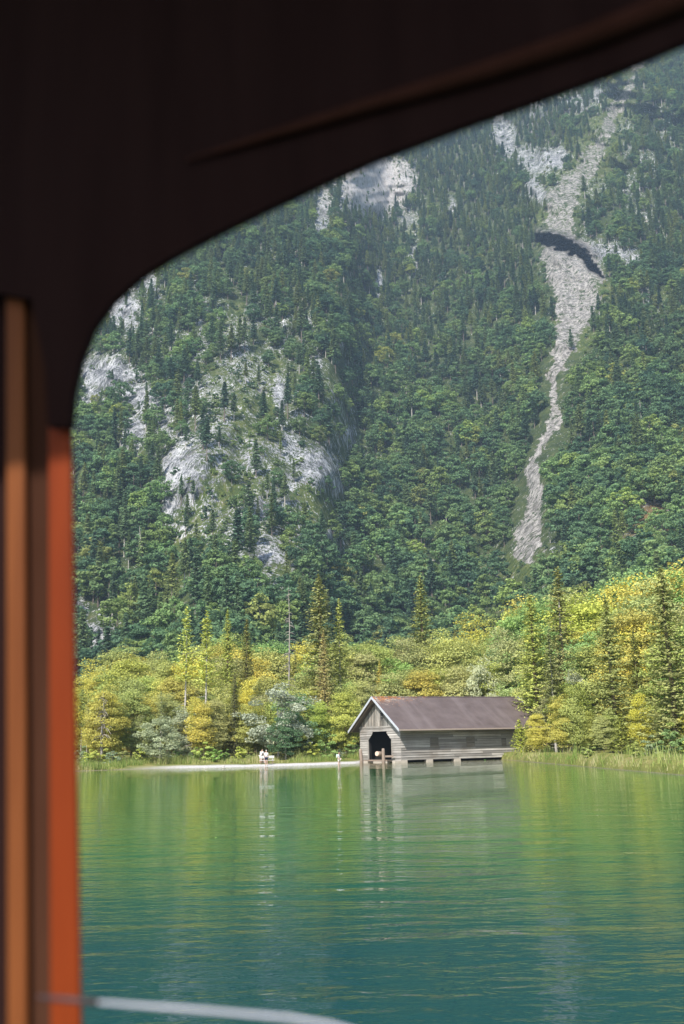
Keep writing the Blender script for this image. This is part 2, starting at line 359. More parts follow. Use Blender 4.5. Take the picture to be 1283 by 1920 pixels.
hh = t.math('ADD', t.math('MULTIPLY', crk, .6), t.math('MULTIPLY', st, 1.0))
t.bump(hh, .9, 2.5); t.base(c, .95, .1)
tag(link('mountain', me, t.m), kind='structure')

# ------------------------------------------------------------------ tree meshes
def quads_from(C, N, size, rng, aspect=1.5):
    """diamond leaf quads at centres C with normals N"""
    n = len(C); N = N/np.linalg.norm(N, axis=1, keepdims=True)
    r = rng.normal(size=(n, 3)); U = np.cross(N, r); U /= np.linalg.norm(U, axis=1, keepdims=True); Vv = np.cross(N, U)
    s = (size*rng.uniform(.6, 1.35, n))[:, None]
    a_ = C+U*s*aspect*.5; b_ = C+Vv*s*.5; c_ = C-U*s*aspect*.5; d_ = C-Vv*s*.5
    return np.stack([a_, b_, c_, d_], 1).reshape(-1, 3), np.arange(4*n).reshape(-1, 4)
def broad_crown(rng, H=16.0, wid=.3, low=.22, puffs=46, per=150, leaf=.36, flat=.55, drop=0.0, lean=0.0, gap=.0):
    cz = H*(1+low)/2; rz = H*(1-low)/2; rx = H*wid
    C = []; tint = []; cents = []
    for i in range(puffs):
        d = rng.normal(size=3); d /= np.linalg.norm(d); k = rng.uniform(.45, 1.0)**.6
        taper = 1.0 if d[2] < 0 else 1-.35*d[2]
        c = np.array([d[0]*rx*k*taper, d[1]*rx*k*taper, cz+d[2]*rz*k*.93]) + rng.normal(size=3)*[.4, .4, .3]
        c[0] += lean*(c[2]/H)*H
        cents.append(c); pr = H*rng.uniform(.065, .12)
        q = rng.normal(size=(per, 3)); q /= np.linalg.norm(q, axis=1, keepdims=True)
        q *= rng.uniform(.35, 1.0, (per, 1))**.5; q[:, 2] = np.where(q[:, 2] < 0, q[:, 2]*.5, q[:, 2])
        P = c+q*[pr*1.25, pr*1.25, pr*flat]; P[:, 2] -= drop*pr*(q[:, 0]**2+q[:, 1]**2)
        C.append(P); tint.append(np.clip(rng.normal(.42+.22*rng.random(), .14, per), 0, 1))
    C = np.concatenate(C); tint = np.concatenate(tint)
    ctr = np.array([0, 0, cz]); out = (C-ctr)/[rx, rx, rz]
    N = out*.5 + rng.normal(size=C.shape)*.5 + [0, -.0, .55]
    Vq, Fq = quads_from(C, N, leaf, rng)
    return Vq, Fq, tint, cents
def trunk_mb(H, r, cents, rng, top=.75, limbs=10, lean=0.0):
    mb = MB(); pts = [(rng.normal()*.02*H*k*.4+lean*H*k*k*.5, rng.normal()*.01*H*k, H*top*k) for k in np.linspace(0, 1, 6)]
    pts[0] = (0, 0, -.4); mb.tube(pts, [r*(1-.75*k) for k in np.linspace(0, 1, 6)], 6)
    idx = rng.permutation(len(cents))[:limbs]
    for i in idx:
        c = cents[i]; z0 = max(H*.15, min(c[2]-.12*H, H*top*.9)); k = z0/(H*top); j = min(int(k*5), 4); f = k*5-j
        p0 = Vector(pts[j]).lerp(Vector(pts[j+1]), f)
        mid = p0.lerp(Vector(c), .5)+Vector((0, 0, -.02*H)); mb.tube([p0, mid, Vector(c)], [r*.35, r*.2, r*.07], 4, cap=False)
    return mb
def spruce_arrays(rng, H=20.0, rmax=2.6, low=.12, whorls=40, br=9, seg=9, leaf=.3, droop=.35, thin=1.0, top_k=1.0, ragged=.25):
    C = []; N = []; T_ = []; dead = []
    for w in range(whorls):
        u = (w+rng.random()*.6)/whorls; z = H*(low+(1-low)*u*.985); rr = rmax*(1-u)**.8*top_k*(.85 if u > .1 else .7+1.5*u)+.12
        ph = rng.random()*6.28
        for b in range(br):
            if rng.random() > thin: continue
            an = ph+b*6.283/br+rng.normal()*.2; L = rr*rng.uniform(1-ragged, 1+ragged*.7)
            dx, dy = math.cos(an), math.sin(an); tn = np.clip(.5+rng.normal()*.17, 0, 1)
            n = max(3, int(seg*L/rmax)+2); s_ = np.linspace(.18, 1, n)+rng.normal(size=n)*.03
            x = dx*L*s_; y = dy*L*s_; zz = z+rng.normal()*H*.014-droop*L*s_+.28*L*s_**2.2
            side = rng.normal(size=n)*.13*L*(1.15-s_)
            P = np.stack([x-dy*side, y+dx*side, zz+rng.normal(size=n)*.05], 1)
            C.append(P); N.append(np.stack([dx*.35+rng.normal(size=n)*.4, dy*.35+rng.normal(size=n)*.4, np.full(n, .9)], 1)); T_.append(np.clip(tn+rng.normal(size=n)*.1, 0, 1))
    C = np.concatenate(C); N = np.concatenate(N); T_ = np.concatenate(T_)
    Vq, Fq = quads_from(C, N, leaf, rng, 1.9)
    return Vq, Fq, T_
def join_leaf_trunk(name, Vq, Fq, tint, mb, mats):
    tv = np.array(mb.v); q = np.array([f for f in mb.f if len(f) == 4]); b = len(Vq)
    V_ = np.concatenate([Vq, tv]); F_ = np.concatenate([Fq, q+b])
    me = mesh_np(name, V_, F_, np.concatenate([tint, np.full(len(q), .5)]), np.concatenate([np.zeros(len(Fq)), np.ones(len(q))]))
    for m in mats: me.materials.append(m)
    return me
rng = np.random.default_rng(7)
# far (mountain) trees: one mesh per tree
FARC = []; FARB = []; FARS = []
for i in range(6):
    H = 22.0; v, f, tn = spruce_arrays(rng, H, rng.uniform(2.9, 4.2), rng.choice([.1, .2, .38]), 22, 8, 4, .8, .35, .92, 1, .35)
    mb = MB().tube([(0, 0, -1), (.1, 0, H*.5), (0, 0, H*.97)], [.34, .22, .05], 4, cap=False)
    FARC.append(join_leaf_trunk('far_conifer', v, f, tn, mb, [M_conf, M_bark if i % 3 else M_barkpale]))
for i in range(6):
    H = 15.0; v, f, tn, cs = broad_crown(rng, H, rng.uniform(.36, .46), rng.uniform(.05, .2), 34, 46, .72, .7)
    mb = trunk_mb(H, .3, cs, rng, .7, 3)
    FARB.append(join_leaf_trunk('far_broadleaf', v, f, tn, mb, [M_brd, M_bark]))
for i in range(3):
    H = 5.0; v, f, tn, cs = broad_crown(rng, H, .45, .02, 12, 34, .7, .6)
    mb = MB().tube([(0, 0, -.5), (0, 0, 2.5)], [.12, .04], 4, cap=False)
    FARS.append(join_leaf_trunk('far_shrub', v, f, tn, mb, [M_brd, M_bark]))
FARD = []
for i in range(2):
    H = 20.0; mb = MB().tube([(0, 0, -1), (.4, .2, H*.5), (.1, 0, H)], [.36, .26, .06], 4, cap=False)
    for k in range(22):
        z = H*rng.uniform(.3, .95); an = rng.random()*6.28; L = rng.uniform(.5, 1.8)
        mb.tube([(0.2, 0, z), (math.cos(an)*L, math.sin(an)*L, z-.2*L)], [.07, .03], 3, cap=False)
    q = [f for f in mb.f if len(f) == 4 or len(f) == 3]; me = mesh_np('far_dead', np.array(mb.v), np.array([f for f in mb.f if len(f) == 4])); me.materials.append(M_barkpale); FARD.append(me)

# sampling of the mountain surface
def bil(arr, a_, t_):
    fi = np.interp(t_, tt, np.arange(len(tt))); fj = np.interp(a_, aa, np.arange(len(aa)))
    i = np.clip(fi.astype(int), 0, len(tt)-2); j = np.clip(fj.astype(int), 0, len(aa)-2); u = fi-i; v = fj-j
    return (arr[i, j]*(1-v)+arr[i, j+1]*v)*(1-u)+(arr[i+1, j]*(1-v)+arr[i+1, j+1]*v)*u
def px_to_at(px, py):
    d0 = fw[None]+rt[None]*((px-CX)/FPX)[:, None]-up[None]*((py-CY)/FPX)[:, None]
    return d0[:, 0]/d0[:, 1], d0[:, 2]/d0[:, 1]
cand = []
y = -60.0
while y < 1330:
    _, t0 = px_to_at(np.array([640.]), np.array([y])); Yd = np.interp(t0[0], [0, .1, .2, .36, .58, .8], [325, 420, 520, 700, 1080, 1480])
    ppm = FPX/Yd; stp = ppm*6.3
    xs = np.arange(-60, 1360, stp); xs = xs+rng.uniform(-.5, .5, len(xs))*stp
    cand.append(np.stack([xs, y+rng.uniform(-.5, .5, len(xs))*stp], 1)); y += stp*.80
cand = np.concatenate(cand); px, py = cand[:, 0], cand[:, 1]
rk_ = rockmask(px, py); sc_ = screemask(px, py); gr_ = grassmask(px, py); cv_ = cavemask(px, py)
a_, t_ = px_to_at(px, py); Ym = bil(MY, a_, t_)
# sparse buttress face
face = blob(px, py, 480, 830, 175, 300, -8, .35)*.45
face = np.maximum(face, blob(px, py, 480, 480, 120, 90, 0, .5)*.3)
face = np.maximum(face, blob(px, py, 1180, 330, 80, 150, 10, .5)*.5)
face *= .55+.9*fbm(px/45, py/45, 77, 3)
dens = np.clip(1.0-.98*sstep(.45, .7, rk_)-1.0*sstep(.3, .6, sc_)-.5*gr_-face, 0, 1)
dens *= np.where(py > 600, .78, .93)
dens[cv_ > 0] = 0
dens *= 1-.85*blob(px, py, 975, 1062, 62, 22, 10, .4)
# nothing may stand in front of the gully: thin just below/left of it
keep = rng.random(len(px)) < dens
conp = np.interp(py, [300, 520, 700, 900, 1200], [.92, .78, .42, .25, .18])
conp = np.where((px > 1060) & (py < 560), .55, conp)
conp = np.where(px < 640, np.interp(py, [400, 700, 1200], [.65, .42, .3]), conp)
conp = conp+(fbm(px/70, py/70, 88, 2)-.5)*.9
iscon = rng.random(len(px)) < conp
hpx_ = 22*FPX/Ym
blk = np.zeros(len(px), bool)
for k in (.25, .5, .75, 1.0):
    for q in (-.22, 0, .22): blk |= (path(px+hpx_*q, py-hpx_*k, SCREE[0]) > .3) | (path(px+hpx_*q, py-hpx_*k, SCREE[1]) > .3)
rkup = np.maximum(rockmask(px, py-hpx_*.5), rockmask(px, py-hpx_*.3))
rec = []
for i in range(len(px)):
    if keep[i]:
        sm = 1-.35*max(face[i], .8*gr_[i])
        # keep clear of the gully and cliffs lying above this tree in the picture
        blocked = bool(blk[i])
        rr = rng.random()
        if blocked and py[i] > 660 and py[i] < 1045: continue
        if blocked and rr < .8: sm *= .3; con = False
        else: con = bool(iscon[i])
        if not blocked and rkup[i] > .6: sm *= .5
        kind = 'c' if con else 'b'
        s_ = sm*(rng.uniform(.75, 1.35) if con else rng.uniform(.8, 1.45))
        if kind == 'c' and face[i] > .2: s_ *= 1.25
        rec.append((kind, a_[i]*Ym[i], Ym[i], t_[i]*Ym[i]+CAMH-1, s_, px[i], py[i]))
    elif sc_[i] < .25 and cv_[i] == 0 and rng.random() < (.75 if rk_[i] < .5 else .25):
        rec.append(('s', a_[i]*Ym[i], Ym[i], t_[i]*Ym[i]+CAMH-1, rng.uniform(.45, 1.0), px[i], py[i]))
    elif sc_[i] < .1 and rng.random() < .10:
        rec.append(('c', a_[i]*Ym[i], Ym[i], t_[i]*Ym[i]+CAMH-1, rng.uniform(.35, .7), px[i], py[i]))
def boundary(x):  # top line of the lakeside wood
    return np.interp(x, [0, 150, 230, 330, 430, 480, 560, 640, 700, 830, 960, 1000, 1100, 1170, 1240, 1400], [1250, 1245, 1210, 1205, 1180, 1200, 1195, 1190, 1190, 1175, 1150, 1120, 1100, 1090, 1055, 1030])
def header_y(x): return np.interp(x, [130, 145, 210, 320, 500, 700, 1000, 1283], [790, 680, 565, 480, 390, 297, 188, 78])
def visible(r):
    hp = (22 if r[0] == 'c' else 15)*r[4]*FPX/r[2]
    return 140 < r[5] < 1283 and r[6]-hp*.3 > header_y(r[5])+5 and r[6]-hp < boundary(r[5])-5
def appar(r): return (22 if r[0] == 'c' else 17)*r[4]/r[2]
indiv = []; rest = []
for kd in 'cb':
    L = sorted([r for r in rec if r[0] == kd and visible(r)], key=appar, reverse=True)
    indiv += L[:300]; ids = set(map(id, L[:300])); rest += [r for r in rec if r[0] == kd and id(r) not in ids]
rest += [r for r in rec if r[0] == 's']
print('mountain trees', len(rec), 'indiv', len(indiv), 'rest', len(rest))
def side(r):
    gxl = np.interp(r[6], [110, 300, 520, 700, 850, 1035], [1200, 1100, 1080, 1040, 1008, 985])
    if r[5] > gxl: return 'right of the gully'
    if r[5] > 660: return 'in the wooded ravine left of the gully'
    return 'on the rocky buttress at left'
firsts = {}
for r in indiv:
    pool = FARC if r[0] == 'c' else FARB; k = int(rng.integers(len(pool)))
    o = bpy.data.objects.new('mountain_conifer' if r[0] == 'c' else 'mountain_broadleaf_tree', pool[k]); COL.objects.link(o)
    o.location = (r[1], r[2], r[3]); s_ = r[4]; o.scale = (s_*rng.uniform(.85, 1.15), s_*rng.uniform(.85, 1.15), s_); o.rotation_euler = (0, 0, rng.uniform(0, 6.28))
    kd = 'dark green conifer' if r[0] == 'c' else 'rounded green leafy tree'
    band = 'high' if r[6] < 520 else ('halfway up' if r[6] < 820 else 'low')
    sd_t = side(r).replace('growing ', '')
    where = f"{band} on the mountainside {sd_t}" if 'right' in sd_t else (f"{band} {sd_t}" if 'ravine' in sd_t else f"{band} {sd_t}")
    size = 'big' if r[4] > 1.15 else ('small' if r[4] < .8 else 'middle-sized')
    tag(o, f"{size} {kd} {where}", 'conifer' if r[0] == 'c' else 'tree', f"{size} {kd}s {where}")
    firsts.setdefault((r[0], k), o)
# a few pale dead trunks on the mountain
for (dx_, dy_, h_, lean) in [(268, 1078, 24, -4), (1207, 588, 15, 0), (1275, 770, 14, -3), (1202, 800, 18, 0), (545, 1185, 0, 0), (150, 870, 16, 0), (628, 1070, 14, 2), (386, 765, 16, 0), (1030, 1015, 10, 0)]:
    if not h_: continue
    aq, tq = px_to_at(np.array([float(dx_)]), np.array([float(dy_)])); Yq = bil(MY, aq, tq)[0]
    o = bpy.data.objects.new('dead_tree', FARD[len(firsts) % 2]); COL.objects.link(o); o.location = (aq[0]*Yq, Yq-3, tq[0]*Yq+CAMH-1); k = h_/20; o.scale = (k*1.1, k*1.1, k)
    o.rotation_euler = (0, R(lean), rng.uniform(0, 6))
    where = {268: 'leaning over the slope at the left below the cliffs', 1207: 'right of the scree below the cave', 1275: 'at the far right of the mountain slope', 1202: 'among green trees right of the gully',
             150: 'close beside the window post on the mountain', 628: 'at the lower right foot of the rocky buttress', 386: 'below the pale cliff at upper left', 1030: 'beside the foot of the white scree'}[dx_]
    tag(o, 'bare pale dead tree trunk '+where, 'dead tree')
# the rest: one object with instances on points
pool = [('c', i) for i in range(len(FARC))]+[('b', i) for i in range(len(FARB))]
shrub_src = []
vis_s = sorted([r for r in rest if r[0] == 's' and visible(r)], key=lambda r: r[2])[:3]
for i, r in enumerate(vis_s):
    o = bpy.data.objects.new('mountain_shrub', FARS[i]); COL.objects.link(o); o.location = (r[1], r[2], r[3]); o.scale = (r[4],)*3
    tag(o, 'small round green shrub low on the rocky mountain slope', 'shrub', 'shrubs on the rocky slope'); shrub_src.append(o); rest.remove(r)
srcs = [firsts[p] for p in pool if p in firsts]+shrub_src
idx_of = {'c': [i for i, p in enumerate([p for p in pool if p in firsts]) if p[0] == 'c'], 'b': [i for i, p in enumerate([p for p in pool if p in firsts]) if p[0] == 'b'], 's': [len(srcs)-len(shrub_src)+i for i in range(len(shrub_src))]}
me = bpy.data.meshes.new('mountain_forest'); me.vertices.add(len(rest)); me.vertices.foreach_set('co', np.array([r[1:4] for r in rest], np.float32).ravel())
for nm, ty, dat in (('inst', 'INT', [int(rng.choice(idx_of[r[0]])) for r in rest]), ('scl', 'FLOAT', [r[4] for r in rest]), ('rot', 'FLOAT', list(rng.uniform(0, 6.28, len(rest))))):
    a = me.attributes.new(nm, ty, 'POINT'); a.data.foreach_set('value', np.array(dat, np.int32 if ty == 'INT' else np.float32))
fo = link('mountain_forest', me); tag(fo, 'dense mass of smaller conifers, broadleaf trees and shrubs covering the mountainside', 'forest', kind='stuff')
ng = bpy.data.node_groups.new('scatter', 'GeometryNodeTree'); ng.interface.new_socket('Geometry', in_out='INPUT', socket_type='NodeSocketGeometry'); ng.interface.new_socket('Geometry', in_out='OUTPUT', socket_type='NodeSocketGeometry')
gi = ng.nodes.new('NodeGroupInput'); go = ng.nodes.new('NodeGroupOutput'); iop = ng.nodes.new('GeometryNodeInstanceOnPoints'); mp = ng.nodes.new('GeometryNodeMeshToPoints')
ng.links.new(gi.outputs[0], mp.inputs[0]); ng.links.new(mp.outputs[0], iop.inputs['Points'])
jg = ng.nodes.new('GeometryNodeJoinGeometry')
for o in reversed(srcs):
    oi = ng.nodes.new('GeometryNodeObjectInfo'); oi.transform_space = 'ORIGINAL'; oi.inputs['Object'].default_value = o; oi.inputs['As Instance'].default_value = True
    ng.links.new(oi.outputs['Geometry'], jg.inputs[0])
ng.links.new(jg.outputs[0], iop.inputs['Instance']); iop.inputs['Pick Instance'].default_value = True
def na(n, ty):
    q = ng.nodes.new('GeometryNodeInputNamedAttribute'); q.data_type = ty; q.inputs[0].default_value = n; return q.outputs['Attribute']
ng.links.new(na('inst', 'INT'), iop.inputs['Instance Index']); ng.links.new(na('scl', 'FLOAT'), iop.inputs['Scale'])
cx_ = ng.nodes.new('ShaderNodeCombineXYZ'); ng.links.new(na('rot', 'FLOAT'), cx_.inputs[2]); ng.links.new(cx_.outputs[0], iop.inputs['Rotation'])
ng.links.new(iop.outputs[0], go.inputs[0]); fo.modifiers.new('scatter', 'NODES').node_group = ng
# ------------------------------------------------------------------ boathouse
BX, BY, BT = 6.41, 124.16, .492
BL, BW, EAVE, RIDGE, OV = 20.9, 10.0, 3.71, 7.81, 1.34
slope = (RIDGE-EAVE)/(BW/2+OV)
def roofz(y): return RIDGE - abs(y-BW/2)*slope
def woodmat(name, c0, c1, c2, tintamt=.5, sc=(1, 1, 1), rough=.85):
    t = NT(name); n = t.noise(1.6, 6, .65, sc); m = t.noise(.35, 4)
    c = t.ramp(n, [(.3, c0), (.5, c1), (.68, c2)]); f = t.math('ADD', t.math('MULTIPLY', t.attr('tint'), tintamt*2), 1-tintamt)
    cb = t.add('ShaderNodeCombineColor'); [t.l.new(f, cb.inputs[i]) for i in range(3)]
    c = t.mix(1.0, c, cb.outputs[0], 'MULTIPLY'); c = t.mix(t.ramp(m, [(.45, (0,)*3), (.7, (.55,)*3)]), c, (.17, .14, .11))
    t.bump(n, .3, .02); return t.base(c, rough, .2)
M_board = woodmat('weathered_boards', (.19, .175, .16), (.32, .30, .275), (.46, .435, .405), .32, (.18, .18, 8))
M_gable = woodmat('weathered_gable_boards', (.10, .105, .10), (.22, .21, .19), (.36, .30, .25), .6, (3, 3, .35))
M_dark = plain('dark_shade_wood', (.022, .02, .02), .9)  # near black, with the interior shade put into the colour
M_post = plain('old_post_wood', (.26, .20, .16), .9, scale=4)
M_conc = plain('pale_stone_block', (.46, .41, .35), .9, scale=4)
M_verge = plain('grey_verge_metal', (.48, .50, .54), .5, .5, .12)
t = NT('brown_roof_sheet')
n = t.noise(.5, 6, .6); sp = t.noise(5, 6, .8); 
tc_ = t.add('ShaderNodeTexCoord'); sx = t.add('ShaderNodeSeparateXYZ'); t.l.new(tc_.outputs['Object'], sx.inputs[0])
c = t.ramp(n, [(.3, (.092, .069, .064)), (.5, (.118, .091, .086)), (.7, (.145, .114, .108))])
stn = t.noise(.8, 4, .6, (1, .12, .12)); c = t.mix(t.ramp(stn, [(.5, (0,)*3), (.7, (.5,)*3)]), c, (.19, .155, .15))
seam = t.math('LESS_THAN', t.math('ABSOLUTE', t.math('SUBTRACT', t.math('FRACT', t.math('MULTIPLY', sx.outputs[0], .24)), .5)), .006)
c = t.mix(t.math('MULTIPLY', seam, .5), c, (.10, .07, .06))
near_r = t.math('MULTIPLY', t.math('SUBTRACT', sx.outputs[2], 6.7), .8)       # lichen near the ridge
left = t.math('MULTIPLY', t.math('SUBTRACT', 7.5, sx.outputs[0]), .12)
lm = t.math('ADD', t.math('MULTIPLY', t.math('ADD', near_r, left), .28), t.math('MULTIPLY', t.math('SUBTRACT', sp, .5), 2.0))
c = t.mix(t.ramp(lm, [(.40, (0,)*3), (.52, (.9,)*3)]), c, t.ramp(t.noise(1.3, 3), [(.42, (.42, .33, .26)), (.55, (.46, .17, .03))]))
M_roof = t.base(c, .55, .3)
M_roof.node_tree.nodes['Principled BSDF'].inputs['Roughness'].default_value = .6
bh = tag(empty('boathouse', (BX, BY, 0), BT), 'long weathered wooden boathouse with dark boat door and brown roof at the water edge', 'boathouse')
# horizontal boards with the boat door cut out of the front wall (x = 0 plane, y across)
D0, D1, DT, DC = 1.95, 8.0, 3.55, 2.55
def door_span(z):
    if z >= DT: return None
    k = max(0, (z-DC)/(DT-DC)); return D0+k*1.35, D1-k*1.35
rngb = random.Random(3)
wf = MB(); z = .25
while z < 4.15:
    z1 = min(z+.27, 4.15); sp0, sp1 = door_span(z), door_span(z1-.001)
    segs = [(0, BW, 0, BW)] if sp1 is None and sp0 is None else [(0, (sp0 or sp1)[0], 0, (sp1 or (5, 5))[0]), ((sp0 or sp1)[1], BW, (sp1 or (5, 5))[1], BW)]
    if sp0 and not sp1: segs = [(0, sp0[0]+.0, 0, sp0[0]+.1), (sp0[1], BW, sp0[1]-.1, BW), ]; segs = [(0, BW, 0, BW)] if z > DT-.1 else segs
    for (a0, a1, b0, b1) in segs:
        tn = rngb.random(); e = rngb.uniform(-.012, .012)
        wf.prism([(-.075+e, a0, z), (-.075+e, a1, z), (-.012, b1, z1), (-.012, b0, z1)], (.06, 0, 0), tn)
    z = z1+.02
wf.build('front_wall', M_board, bh)
ws = MB(); z = .275
while z < roofz(0)-.05:
    z1 = min(z+.27, roofz(0)-.02)
    k_ = rngb.uniform(4, 9); k2_ = k_+rngb.uniform(5, 8)
    for (x0, x1) in ((0, k_), (k_+.005, k2_), (k2_+.005, BL)):
        ws.prism([(x0, -.075+rngb.uniform(-.012, .012), z), (x0, -.012, z1), (x0, .03, z1), (x0, .03, z)], (x1-x0-.003, 0, 0), rngb.random())
    z = z1+.02
ws.build('side_wall', M_board, bh)
b = MB(); b.box(0, BL, BW-.05, BW, .3, roofz(BW)-.02); b.build('back_wall', M_board, bh)
b = MB(); b.prism([(BL-.05, 0.03, .3), (BL-.05, BW-.05, .3), (BL-.05, BW-.05, roofz(0)-.05), (BL-.05, BW/2, RIDGE-.2), (BL-.05, .03, roofz(0)-.05)], (.05, 0, 0)); b.build('end_wall', M_board, bh)
MB().box(.03, .5, .04, D0-.02, .2, 4.1).box(.03, .5, D1+.02, BW-.06, .2, 4.1).build('wall_frame', M_dark, bh)
MB().box(.55, BL-.06, .035, .12, .2, 4.2).build('wall_frame', M_dark, bh)
b = MB()                                                            # dark sheets put in for the shade inside the boathouse
b.box(.6, BL-.1, 1.2, 1.3, .02, 4.3); b.box(.6, BL-.1, 8.6, 8.7, .02, 4.3); b.box(7.5, 7.6, 1.3, 8.6, -.3, 4.3); b.box(.3, 7.5, 1.3, 8.6, 4.2, 4.3)
b.build('dark_backing', M_dark, bh)
# gable
gb = MB(); y = .25
while y < BW-.1:
    y1 = min(y+.27, BW-.08)
    za, zb = roofz(y)-.16, roofz(y1)-.16
    if min(za, zb) > 4.3:
        gb.prism([(-.04+rngb.uniform(-.015, .015), y, 4.36), (-.04, y1, 4.36), (-.04, y1, zb), (-.04, y, za)], (.05, 0, 0), rngb.random())
    y = y1+.012
gb.build('gable_boards', M_gable, bh)
b = MB(); b.box(-.10, -.046, -.05, BW+.05, 4.15, 4.36); b.build('tie_beam', M_board, bh)
for yy, nm in ((D0, 'door_post'), (D1, 'door_post')):
    s_ = 1 if yy == D1 else -1
    b = MB(); b.box(-.09, .05, min(yy-.01*s_, yy-.17*s_), max(yy-.01*s_, yy-.17*s_)-.0, .3, DC+.05); b.build('door_post', M_board, bh)
b = MB(); b.box(-.05, .25, .0, BW, .12, .315); b.build('sill_beam', M_post, bh)
wy0, wz0 = 4.15, 5.05                                                # small gable window
b = MB(); w_, h_ = .95, .95
b.box(-.10, -.055, wy0-w_/2, wy0+w_/2, wz0, wz0+.08); b.box(-.10, -.055, wy0-w_/2, wy0+w_/2, wz0+h_, wz0+h_+.08)
b.box(-.10, -.055, wy0-w_/2, wy0-w_/2+.08, wz0+.082, wz0+h_-.002); b.box(-.10, -.055, wy0+w_/2-.08, wy0+w_/2, wz0+.082, wz0+h_-.002)
b.box(-.092, -.058, wy0-.025, wy0+.025, wz0+.082, wz0+h_-.002); b.box(-.088, -.06, wy0-w_/2+.082, wy0-.027, wz0+.46, wz0+.51); b.box(-.088, -.06, wy0+.027, wy0+w_/2-.082, wz0+.46, wz0+.51)
win = b.build('window', M_gable, bh)
MB().box(-.055, -.050, wy0-w_/2+.07, wy0+w_/2-.07, wz0+.07, wz0+h_+.01).build('pane', M_dark, win)
b = MB(); b.box(-.09, -.055, wy0-.4, wy0+.4, wz0+1.1, wz0+1.22); b.build('window_head', M_dark, bh)
# side hatches: found on the wall plane
ca, sa = math.cos(BT), math.sin(BT)
def on_side(px, py, yl=-.05):
    d = ray(px, py); nx, ny = -sa, ca
    k = ((BX*nx+BY*ny)+yl)/(d[0]*nx+d[1]*ny); Pw = (d[0]*k, d[1]*k, CAMH+d[2]*k)
    return (Pw[0]-BX)*ca+(Pw[1]-BY)*sa, Pw[2]
M_hatch = woodmat('brown_hatch_boards', (.13, .115, .10), (.19, .17, .15), (.26, .24, .22), .3, (.3, .3, 4))
for (x0, y0, x1, y1) in ((807, 1383, 822, 1401), (875, 1382, 890, 1400), (941, 1384, 949, 1399)):
    a0, zt = on_side(x0, y0); a1, zb = on_side(x1, y1)
    b = MB(); zz = zb
    while zz < zt-.05: b.box(a0, a1, -.085, -.05, zz, min(zz+.2, zt), rngb.random()); zz += .206
    b.box(a0-.05, a0-.003, -.09, -.05, zb, zt, .2); b.box(a1+.003, a1+.05, -.09, -.05, zb, zt, .2)
    b.build('hatch', M_hatch, bh)
# roof slabs
fx0, fx1 = -1.0, BL+.7
def slab(s):
    yE = -OV if s < 0 else BW+OV; b = MB(); yR = BW/2
    nrm = .12
    b.prism([(fx0, yE, EAVE), (fx0, yR, RIDGE), (fx0, yR, RIDGE+nrm), (fx0, yE, EAVE+nrm)], (fx1-fx0, 0, 0)); return b
rf = slab(-1).build('roof', M_roof, bh); slab(1).build('roof', M_roof, bh)
MB().tube([(fx0-.02, BW/2, RIDGE+.12), (fx1, BW/2, RIDGE+.12)], .09, 8).build('ridge_cap', M_roof, bh)
for s in (-1, 1):
    yE = -OV if s < 0 else BW+OV
    for xx in (fx0-.06, fx1+.003):
        b = MB(); b.prism([(xx, yE, EAVE-.12), (xx, BW/2, RIDGE-.12), (xx, BW/2, RIDGE+.22), (xx, yE, EAVE+.20)], (.055, 0, 0)); b.build('verge_board', M_verge, bh)
b = MB(); b.box(fx0, fx1, -OV-.05, -OV-.003, EAVE-.02, EAVE+.15); b.build('eave_board', plain('eave_board', (.34, .27, .23)), bh)
for k in range(24):
    pass
b = MB()
for k in range(12):
    x = -.7+k*1.9
    for s in (-1, 1):
        yE = -OV+.1 if s < 0 else BW+OV-.1
        b.prism([(x, yE, EAVE-.10+.1*slope), (x, BW/2, RIDGE-.17), (x, BW/2, RIDGE-.01), (x, yE, EAVE-.01+.1*slope-.02)], (.12, 0, 0))
b.build('rafters', M_post, bh)
for (x0, x1) in ((740, 764), (800, 812), (852, 864)):
    a0, _ = on_side(x0, 1426); a1, _ = on_side(x1, 1426)
    b = MB(); b.box(a0, a1, -.12, .5, -.4, .26); b.build('foundation_block', M_conc, bh, bevel=.03)
b = MB(); b.box(-.12, .35, D1+.1, D1+1.3, -.4, .11); b.build('foundation_block', M_conc, bh, bevel=.03)
b = MB(); b.box(-.12, .3, 3.2, 6.6, -.3, .10); b.build('door_sill', M_conc, bh, bevel=.03)
b = MB(); b.box(0.35, BL-.1, .9, 1.0, -.4, .4); b.build('under_shade_sheet', M_dark, bh)  # dark sheet put in for the shade below the side wall

def post(px, pyt, pyb, w, label, tilt=0, zbase=-.8):
    p = at_z(px, pyb, 0.0); top = at_y(px, pyt, p.y).z
    o = empty('mooring_post', (p.x, p.y, zbase)); h = top-zbase
    b = MB(); b.tube([(0, 0, 0), (.02, 0, h*.5), (tilt*.3, 0, h*.92), (tilt*.33, 0, h)], [w*.5, w*.52, w*.47, w*.40], 10); b.build('post', M_post, o, smooth=True)
    b = MB(); b.tube([(tilt*.33, 0, h+.003), (tilt*.33, 0, h+.05)], [w*.40, w*.28], 10); b.build('post_top', plain('post_top', (.40, .31, .24)), o)
    tag(o, label, 'post', 'mooring posts at the boathouse door')
post(678, 1405.5, 1431.5, .42, 'weathered round mooring post at the left corner of the boathouse front', -.25)
post(719.5, 1404.5, 1431.5, .40, 'weathered mooring post standing in front of the dark boat door')
p0 = at_y(707, 1413.5, 126.5); p1 = at_y(717, 1414, 127.4)
o = empty('log', p0); b = MB(); b.tube([(0, 0, 0), tuple(p1-p0)], [.30, .30], 12); b.build('log_stem', M_post, o, True)
